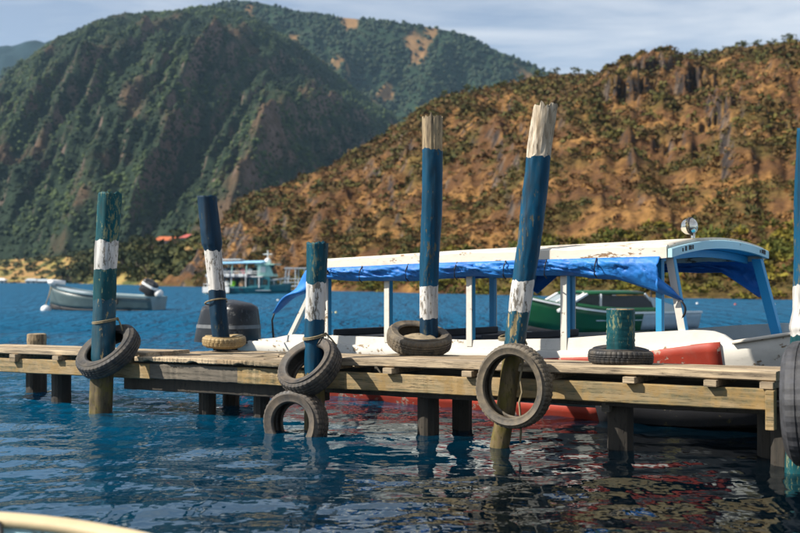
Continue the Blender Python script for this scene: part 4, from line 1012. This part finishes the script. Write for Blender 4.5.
# green boat
gp = at(600, 334, 24.7); gb = thing('motorboat', 'dark green cabin motorboat with pale stern behind the passenger boat', 'motorboat', (gp.x, gp.y, 0), R(180+24))
gs = lambda x: .50+.05*max(0, x)+.06*max(0, x)**2; gk = lambda x: -.15+.02*max(0, x)**3
L = 4.35
gpt, gh = small_hull(gb, L, 1.7, gs, gk, [('hull_bottom', 0, .28, M['bottom'], 0), ('hull_side', .28, 1.0, M['green'], 0)], 2.4)
xs = np.linspace(-L/2, -.55, 12)
for side in (-1, 1):
    P = [[(x, side*(gh(x)*(.72+.28*f)+.022), gk(x)+(gs(x)-gk(x))*f) for f in (.40, .6, .8, .99)] for x in xs]; MB().grid(P).build('pale_side_panel', M['greyhull'], gb, smooth=True, solid=.01, off=0)
    P = [[(x, side*(gh(x)+.035), gs(x)-.03), (x, side*(gh(x)+.035), gs(x)+.012)] for x in np.linspace(-L/2, 2.05, 26)]; MB().grid(P).build('rub_rail', M['white'] if side else M['white'], gb, solid=.02, off=0)
P = [[(x, -gh(x)*.97, gs(x)+.005), (x, 0, gs(x)+.07), (x, gh(x)*.97, gs(x)+.005)] for x in np.linspace(.55, L/2-.02, 12)]; MB().grid(P).build('foredeck', M['green'], gb, smooth=True, solid=.02)
P = [[(x, -gh(x)*.95, .32), (x, gh(x)*.95, .32)] for x in np.linspace(-L/2, .6, 6)]; MB().grid(P).build('cockpit_floor', M['greyhull'], gb, solid=.02)
z0 = .56; z1 = .90
cab = MB()
roofp = [[(x, -.62+.03*abs(x), z1-.02), (x, -.3, z1+.02), (x, .3, z1+.02), (x, .62-.03*abs(x), z1-.02)] for x in np.linspace(-.75, .75, 5)]
cr = MB().grid(roofp).build('cabin_roof', M['green'], gb, smooth=True, solid=.05)
MB().add([(1.42, -.55, z0), (1.42, .55, z0), (.78, .52, z1-.02), (.78, -.52, z1-.02)], [(0, 1, 2, 3)]).build('windscreen', M['glass_clear'], gb, solid=.012)
for yy in (-.56, 0, .56): MB().bar((1.45, yy, z0-.02), (.76, yy*.94, z1), .06, .05).build('windscreen_frame', M['white'], gb)
for side in (-1, 1):
    MB().add([(1.40, side*.60, z0), (.70, side*.60, z1-.04), (-.72, side*.60, z1-.04), (-1.05, side*.66, z0)], [(0, 1, 2, 3)]).build('side_window', M['glass'], gb, solid=.012)
    for a, b in (((1.46, z0-.02), (.74, z1)), ((.42, z0-.02), (.40, z1)), ((-1.12, z0-.05), (-.75, z1))):
        MB().bar((a[0], side*.615, a[1]), (b[0], side*.605, b[1]), .06, .04).build('window_frame', M['white'], gb)
    MB().add([(-.85, side*.63, z0+.27), (-1.75, side*.75, z0-.02), (-1.75, side*.75, z0-.10), (-1.0, side*.66, z0-.10)], [(0, 1, 2, 3)]).build('wind_wing', M['greyhull'], gb, solid=.02)
    P = [[(x, side*(gh(x)*.99), gs(x)), (x, side*(gh(x)*.96), gs(x)+.10)] for x in np.linspace(-1.1, 1.2, 10)]; MB().grid(P).build('cabin_coaming', M['green'], gb, smooth=True, solid=.02)
MB().b2(-1.15, -.85, -.5, .5, .33, .72).build('seat', M['bred'], gb, bevel=.04)
MB().tube([(-1.9, -.7, .52), (-1.9, -.7, .95)], .02, 6).build('flag_staff', M['black'], gb)
# bow wave of the green boat
# ------------------------------------------------------------------ moored skiff at the left
lp = at(104, 310, 44.0); lb = thing('skiff', 'grey open skiff with tilted outboard moored to a round buoy', 'skiff', (lp.x, lp.y, 0), R(180-14))
L = 4.75
ls_ = lambda x: .56+.05*(x+L/2)+.055*max(0, x-.1)**2; lk = lambda x: -.12+.11*max(0, x-.6)**2*.45
lpt, lh = small_hull(lb, L, 1.6, ls_, lk, [('hull_bottom', 0, .22, M['bottom'], 0), ('hull_side', .22, .86, M['tealhull'], 0), ('gunwale', .90, 1.0, M['skiffrim'], .03)], 2.6)
MB().tube([(L/2-.42, -.42, ls_(L/2)+.0), (L/2-.12, -.22, ls_(L/2)+.04), (L/2, 0, ls_(L/2)+.05), (L/2-.12, .22, ls_(L/2)+.04), (L/2-.42, .42, ls_(L/2))], .10, 10).build('bow_rim', M['white'], lb, smooth=True)
P = [[(x, -lh(x)*.95, ls_(x)-.08), (x, lh(x)*.95, ls_(x)-.08)] for x in np.linspace(.9, L/2, 8)]; MB().grid(P).build('foredeck', M['greyhull'], lb, solid=.02)
for x in (-1.3, -.2): MB().b2(x-.14, x+.14, -lh(x)*.9, lh(x)*.9, .36, .42).build('thwart', M['greyhull'], lb)
ob = MB().grid(cowl_rows((0, 0), .26, .20, -.16, .26), True); ob.f.append(tuple(range(len(ob.v)-28, len(ob.v))))
oo = ob.build('outboard_motor', M['cowl'], lb, smooth=True); oo.location = (-L/2+.42, 0, .88); oo.rotation_euler = (0, R(-28), 0); oo.scale = (1.35, 1.35, 1.35)
P = cowl_rows((0, 0), .264, .204, -.16, .26); MB().grid([P[6], P[7], P[8]], True).build('stripe', M['white'], oo, smooth=True)
MB().tube([(0, 0, -.1), (-.25, 0, -.35), (-.55, 0, -.6)], [.12, .09, .05], 8).build('drive_leg', M['cowl'], oo, smooth=True)
MB().tube([(-.3, .02, -.05), (-.42, .02, .08)], [.12, .10], 10).build('fuel_tank', M['white'], oo, smooth=True)
e = tyre('small black tyre hung as fender on the moored skiff', (0, 0, 0), (0, 1, 0.05), .15, .10, .085, M['rubber'], 21, 16, group=None)
fx = -.95; pw = Matrix.Rotation(lb.rotation_euler[2], 3, 'Z') @ Vector((fx, lh(fx)+.10, .36)); e.location = Vector(lb.location)+pw
nrm = Matrix.Rotation(lb.rotation_euler[2], 3, 'Z') @ Vector((0, 1, 0)); e.rotation_quaternion = nrm.to_track_quat('Z', 'Y')
bu = at(46, 308, 43.6); b_ = thing('mooring_buoy', 'white round mooring buoy under the skiff bow', 'buoy', (bu.x, bu.y, 0))
MB().lathe([(.0001, -.16), (.12, -.13), (.19, -.04), (.20, .05), (.17, .14), (.09, .20), (.0001, .22)], 18).build('float', M['buoy'], b_, smooth=True)
MB().tube([(0, 0, .2), (0, 0, .26)], .03, 8).build('ring', M['chrome'], b_)
bw = Vector(lb.location)+Matrix.Rotation(lb.rotation_euler[2], 3, 'Z') @ Vector((L/2-.05, 0, ls_(L/2)-.1)); r0 = Vector((bu.x, bu.y, .25))
o = MB().tube([Vector((0, 0, 0)), (bw-r0)*.5+Vector((0, 0, -.08)), bw-r0], .022, 6).build('mooring_line', M['rope'], smooth=True); o.location = r0; tag(o, 'pale mooring line from skiff bow to round buoy', 'rope')

# ------------------------------------------------------------------ tour boat
tp = at(249, 294, 96.0); tb = thing('tour_boat', 'two deck teal and white tour boat full of passengers', 'tour boat', (tp.x, tp.y, 0), R(-12))
L = 7.6
ts = lambda x: .62+.10*max(0, x)**1.4*.5; tk = lambda x: -.25
tpt, thf = small_hull(tb, L, 2.4, ts, tk, [('hull_bottom', 0, .35, M['tourteal'], 0), ('hull_side', .35, 1.0, M['tourteal'], 0)], 3.0)
for side in (-1, 1):
    P = [[(x, side*(thf(x)+.03), .12), (x, side*(thf(x)+.04), .62)] for x in np.linspace(-L/2, -1.35, 8)]; MB().grid(P).build('white_bulwark', M['white'], tb, solid=.03)
MB().b2(-L/2+.02, 2.3, -1.05, 1.05, .30, .34).build('lower_deck', M['greyhull'], tb)
MB().b2(-L/2+.3, 1.6, -1.15, 1.15, 1.46, 1.54).build('upper_deck', M['white'], tb)
cpy = MB().add([(-L/2+.3, -1.25, 2.62), (1.55, -1.25, 2.70), (1.55, 1.25, 2.70), (-L/2+.3, 1.25, 2.62), (-L/2+.3, 0, 2.82), (1.55, 0, 2.88)], [(0, 1, 5, 4), (4, 5, 2, 3), (0, 4, 3), (1, 2, 5)]).build('canopy', M['tourblue'], tb, solid=.05)
MB().b2(-2.6, -.6, -.5, .5, 2.94, 3.0).build('solar_panel', M['white'], cpy)
for x in (-L/2+.45, -2.4, -1.2, .1, 1.3):
    for side in (-1, 1):
        MB().tube([(x, side*1.1, 1.5), (x+.12, side*1.1, 2.66)], .045, 6).build('canopy_post', M['tourlight'], tb)
        MB().tube([(x, side*1.1, .55), (x, side*1.1, 1.48)], .05, 6).build('deck_post', M['white'], tb)
for side in (-1, 1):
    for z in (1.74, 1.92): MB().tube([(-L/2+.4, side*1.13, z), (1.4, side*1.13, z)], .03, 5).build('rail', M['white'], tb)
    MB().b2(-L/2+.3, .2, side*1.15-.02, side*1.15+.02, 1.53, 1.70).build('rail_board', M['white'], tb)
for side in (-1, 1): MB().tube([(-L/2+.1, side*1.1, .85), (-1.3, side*1.12, .85)], .03, 5).build('rail', M['white'], tb)
for x in np.linspace(-L/2+.1, -1.5, 6): MB().tube([(x, -1.1, .6), (x, -1.1, .86)], .025, 5).build('rail_post', M['white'], tb)
MB().b2(-L/2+.5, .3, .55, .62, .34, 1.46).build('rear_screen', M['tourdark'], tb); MB().b2(-2.6, 1.0, .7, .76, 1.54, 2.3).build('rear_screen', M['tourdark'], tb)
wh = MB().add([(1.0, -.75, 1.5), (2.45, -.6, 1.5), (2.45, .6, 1.5), (1.0, .75, 1.5), (1.0, -.75, 2.5), (2.05, -.6, 2.5), (2.05, .6, 2.5), (1.0, .75, 2.5)], [(0,1,5,4),(1,2,6,5),(2,3,7,6),(3,0,4,7),(4,5,6,7)]).build('wheelhouse', M['tourlight'], tb)
MB().b2(1.15, 1.75, -.79, -.72, 1.85, 2.35).build('window', M['white'], wh); MB().add([(2.42, -.5, 1.75), (2.42, .5, 1.75), (2.16, .5, 2.40), (2.16, -.5, 2.40)], [(0,1,2,3)]).build('window', M['glass'], wh, solid=.02)
MB().b2(.85, 2.6, -.95, .95, 2.5, 2.58).build('wheelhouse_roof', M['tourlight'], wh)
MB().lathe([(.25, 2.58), (.30, 2.75), (.26, 2.95), (.12, 3.08), (.0001, 3.1)], 14, (1.7, 0, 0)).build('radar_dome', M['white'], wh, smooth=True)
MB().tube([(1.7, 0, 3.05), (1.7, 0, 3.75)], .045, 6).build('mast', M['white'], tb)
MB().tube([(1.3, 0, 3.42), (2.1, 0, 3.42)], .035, 6).build('yard', M['white'], tb)
MB().b2(.3, 2.2, -1.0, 1.0, .34, 1.46).build('lower_cabin', M['tourteal'], tb)
for x in (.6, 1.2, 1.8): MB().b2(x-.2, x+.2, -1.04, -.98, .8, 1.25).build('window', M['glass'], tb)
for side in (-1, 1): MB().tube([(2.0, side*.9, 1.15), (3.0, side*.5, 1.3), (3.7, 0, 1.45)], .035, 5).build('bow_rail', M['white'], tb)
for x in (2.5, 3.0, 3.4): MB().tube([(x, -thf(x)*.9, ts(x)), (x, -thf(x)*.8, 1.25+.1*(x-2.5))], .03, 5).build('rail_post', M['white'], tb)
# passengers
def person_mesh():
    mb = MB()
    mb.tube([(0, 0, 0), (0, 0, .10), (0, 0, .28), (0, 0, .44), (0, 0, .50), (0, 0, .54), (0, 0, .60), (0, 0, .68), (0, 0, .74), (0, 0, .77)], [.15, .17, .15, .18, .11, .055, .085, .105, .085, .02], 12)
    for sd in (-1, 1):
        mb.tube([(0, sd*.14, .46), (.03, sd*.21, .30), (.16, sd*.17, .14)], [.06, .05, .035], 7)
        mb.tube([(0, sd*.08, .06), (.36, sd*.10, .08), (.38, sd*.10, -.34)], [.085, .07, .045], 7)
    return mb
def cloth(name, c):
    n = NT(name); sep = n.n('ShaderNodeSeparateXYZ'); n.l(n.obj(), sep.inputs[0])
    k1 = n.ramp(sep.outputs[2], .505, .515); k2 = n.ramp(sep.outputs[2], .685, .70); k0 = n.ramp(sep.outputs[2], .05, .07)
    col = n.mix(k0, (.05, .06, .10), c); col = n.mix(k1, col, (.32, .18, .11)); col = n.mix(k2, col, (.02, .015, .012)); n.set(col, .8); return n.m
pmesh = None; cols = {'red': (.55, .05, .03), 'white': (.72, .72, .70), 'lime green': (.22, .55, .05), 'black': (.03, .03, .035), 'navy': (.03, .05, .14), 'tan': (.45, .30, .17), 'pink': (.6, .2, .22), 'grey': (.25, .27, .3)}
pers = [('red', -2.45, .62, 'lower'), ('white', -1.75, .62, 'lower'), ('lime green', -1.15, .62, 'lower'), ('tan', -.35, .62, 'lower'), ('black', -3.1, .62, 'lower'),
        ('black', -2.9, 1.66, 'upper'), ('grey', -1.9, 1.66, 'upper'), ('navy', -1.3, 1.66, 'upper'), ('tan', -.75, 1.66, 'upper'), ('pink', -.2, 1.66, 'upper'), ('white', .35, 1.66, 'upper')]
for cn, x, z, dk in pers:
    key = 'cloth_'+cn.replace(' ', '_')
    if key not in M: M[key] = cloth(key, cols[cn])
    if pmesh is None: o = person_mesh().build('person', None, smooth=True); pmesh = o.data; pmesh.materials.append(M[key])
    else: o = bpy.data.objects.new('person', pmesh); COL.objects.link(o)
    o.material_slots[0].link = 'OBJECT'; o.material_slots[0].material = M[key]
    rot = Matrix.Rotation(tb.rotation_euler[2], 3, 'Z'); o.location = Vector(tb.location)+rot @ Vector((x, -.78, z)); o.rotation_euler = (0, 0, tb.rotation_euler[2]-R(70)+random.uniform(-.4, .4))
    tag(o, 'person in %s top sitting on the %s deck of the tour boat' % (cn, dk), 'person', 'passengers on the tour boat')
# white frame structure behind the bow of the tour boat
fp = at(297, 290, 118.0); fr_ = thing('jetty_frame', 'pale metal frame shelter on the far bank right of the tour boat', 'shelter', (fp.x, fp.y, 0), R(-8))
for x in (-1.3, 0, 1.3):
    for y in (-.7, .7): MB().tube([(x, y, -.3), (x*.75, y, 2.4)], .06, 6).build('leg', M['greyhull'], fr_)
MB().b2(-1.2, 1.2, -.8, .8, 2.4, 2.5).build('roof', M['greyhull'], fr_); MB().b2(-1.5, 1.5, -.8, .8, .5, .62).build('platform', M['greyhull'], fr_)
for z in (.95, 1.3): MB().tube([(-1.4, -.8, z), (1.4, -.8, z)], .04, 5).build('rail', M['greyhull'], fr_)

# ------------------------------------------------------------------ floats on the water
def small_float(px, py, r_, mat, label, cat='float', group=None):
    Y = CAMH*F/(py-HOR); p = at(px, py, Y); o = MB().lathe([(.0001, -.6*r_), (.7*r_, -.45*r_), (r_, 0), (.8*r_, .55*r_), (.3*r_, .8*r_), (.28*r_, 1.0*r_), (.0001, 1.05*r_)], 12).build('buoy', mat, smooth=True)
    o.location = (p.x, p.y, .2*r_); tag(o, label, cat, group)
for px in (255, 258.5, 262, 265.5, 269): small_float(px, 309.5, .055, M['buoyy'], 'small yellowish float in the short line right of the motor', 'float', 'line of floats near the motor')
for px in (326, 331, 336): small_float(px, 313, .05, M['buoyy'], 'small yellowish float seen under the boat roof by the short post', 'float', 'floats under the boat roof')
small_float(278, 301, .09, M['buoy'], 'lone white buoy between tour boat and passenger boat', 'buoy')
small_float(697, 304, .07, M['buoy'], 'white buoy seen through the front of the boat canopy', 'buoy')
small_float(735, 305, .07, M['bred'], 'red buoy seen through the front of the boat canopy', 'buoy')
small_float(774, 305, .06, M['buoy'], 'white buoy between canopy post and right edge post', 'buoy')

# ------------------------------------------------------------------ gunwale of a boat in the foreground, bottom left
fb0 = thing('rowing_boat', 'cream gunwale of a pale blue boat in the bottom left corner', 'boat', (0, 0, 0))
pts = [(-1.95, 3.75, .395), (-1.5, 3.75, .395), (-1.20, 3.72, .385), (-.95, 3.66, .365), (-.72, 3.56, .340), (-.45, 3.35, .30), (-.25, 3.0, .26)]
def spl(pts, n):
    out = []; P_ = [Vector(p) for p in pts]
    for i in range(len(P_)-1):
        p0 = P_[max(i-1, 0)]; p1 = P_[i]; p2 = P_[i+1]; p3 = P_[min(i+2, len(P_)-1)]
        for k in range(n):
            t = k/n; out.append(.5*((2*p1)+(p2-p0)*t+(2*p0-5*p1+4*p2-p3)*t*t+(3*p1-p0-3*p2+p3)*t**3))
    out.append(P_[-1]); return out
gp_ = spl(pts, 8); rows = []; rows2 = []; rows3 = []
for i, p in enumerate(gp_):
    d = (gp_[min(i+1, len(gp_)-1)]-gp_[max(i-1, 0)]); d.z = 0; d.normalize(); nrm = Vector((d.y, -d.x, 0))    # towards the inside of the boat (camera side)
    rows.append([p, p+Vector((0, 0, .03)), p+nrm*.03+Vector((0, 0, .038)), p+nrm*.075+Vector((0, 0, .03)), p+nrm*.08, p+nrm*.04-Vector((0, 0, .01))])
    rows2.append([p+nrm*.065, p+nrm*.10-Vector((0, 0, .2)), p+nrm*.2-Vector((0, 0, .38))])
    rows3.append([p+nrm*.012, p+nrm*.06-Vector((0, 0, .22)), p+nrm*.2-Vector((0, 0, .52))])
MB().grid(rows, True).build('gunwale', M['cream'], fb0, smooth=True)
MB().grid(rows2).build('inner_side', M['lblue'], fb0, smooth=True, solid=.01, off=0); MB().grid(rows3).build('hull_side', M['lblue'], fb0, smooth=True, solid=.01, off=0)
MB().tube([(-1.62, 4.1, .50), (-1.36, 3.75, .425), (-1.22, 3.45, .34)], .012, 6).build('line', M['black'], fb0, smooth=True)

# ------------------------------------------------------------------ air
hz = MB().b2(-2000, 2000, -450, 2900, -8, 520)
n = bpy.data.materials.new('hazy_air'); n.use_nodes = True; t_ = n.node_tree
for x in list(t_.nodes):
    if x.type == 'BSDF_PRINCIPLED': t_.nodes.remove(x)
pv = t_.nodes.new('ShaderNodeVolumePrincipled'); pv.inputs['Color'].default_value = (0.45, 0.72, 1.0, 1); pv.inputs['Density'].default_value = 0.00007; pv.inputs['Anisotropy'].default_value = 0.0
t_.links.new(pv.outputs[0], [x for x in t_.nodes if x.type == 'OUTPUT_MATERIAL'][0].inputs['Volume'])
ho = hz.build('haze', n); ho['kind'] = 'stuff'; ho['label'] = 'thin bluish haze in front of the far mountains'; ho['category'] = 'haze'
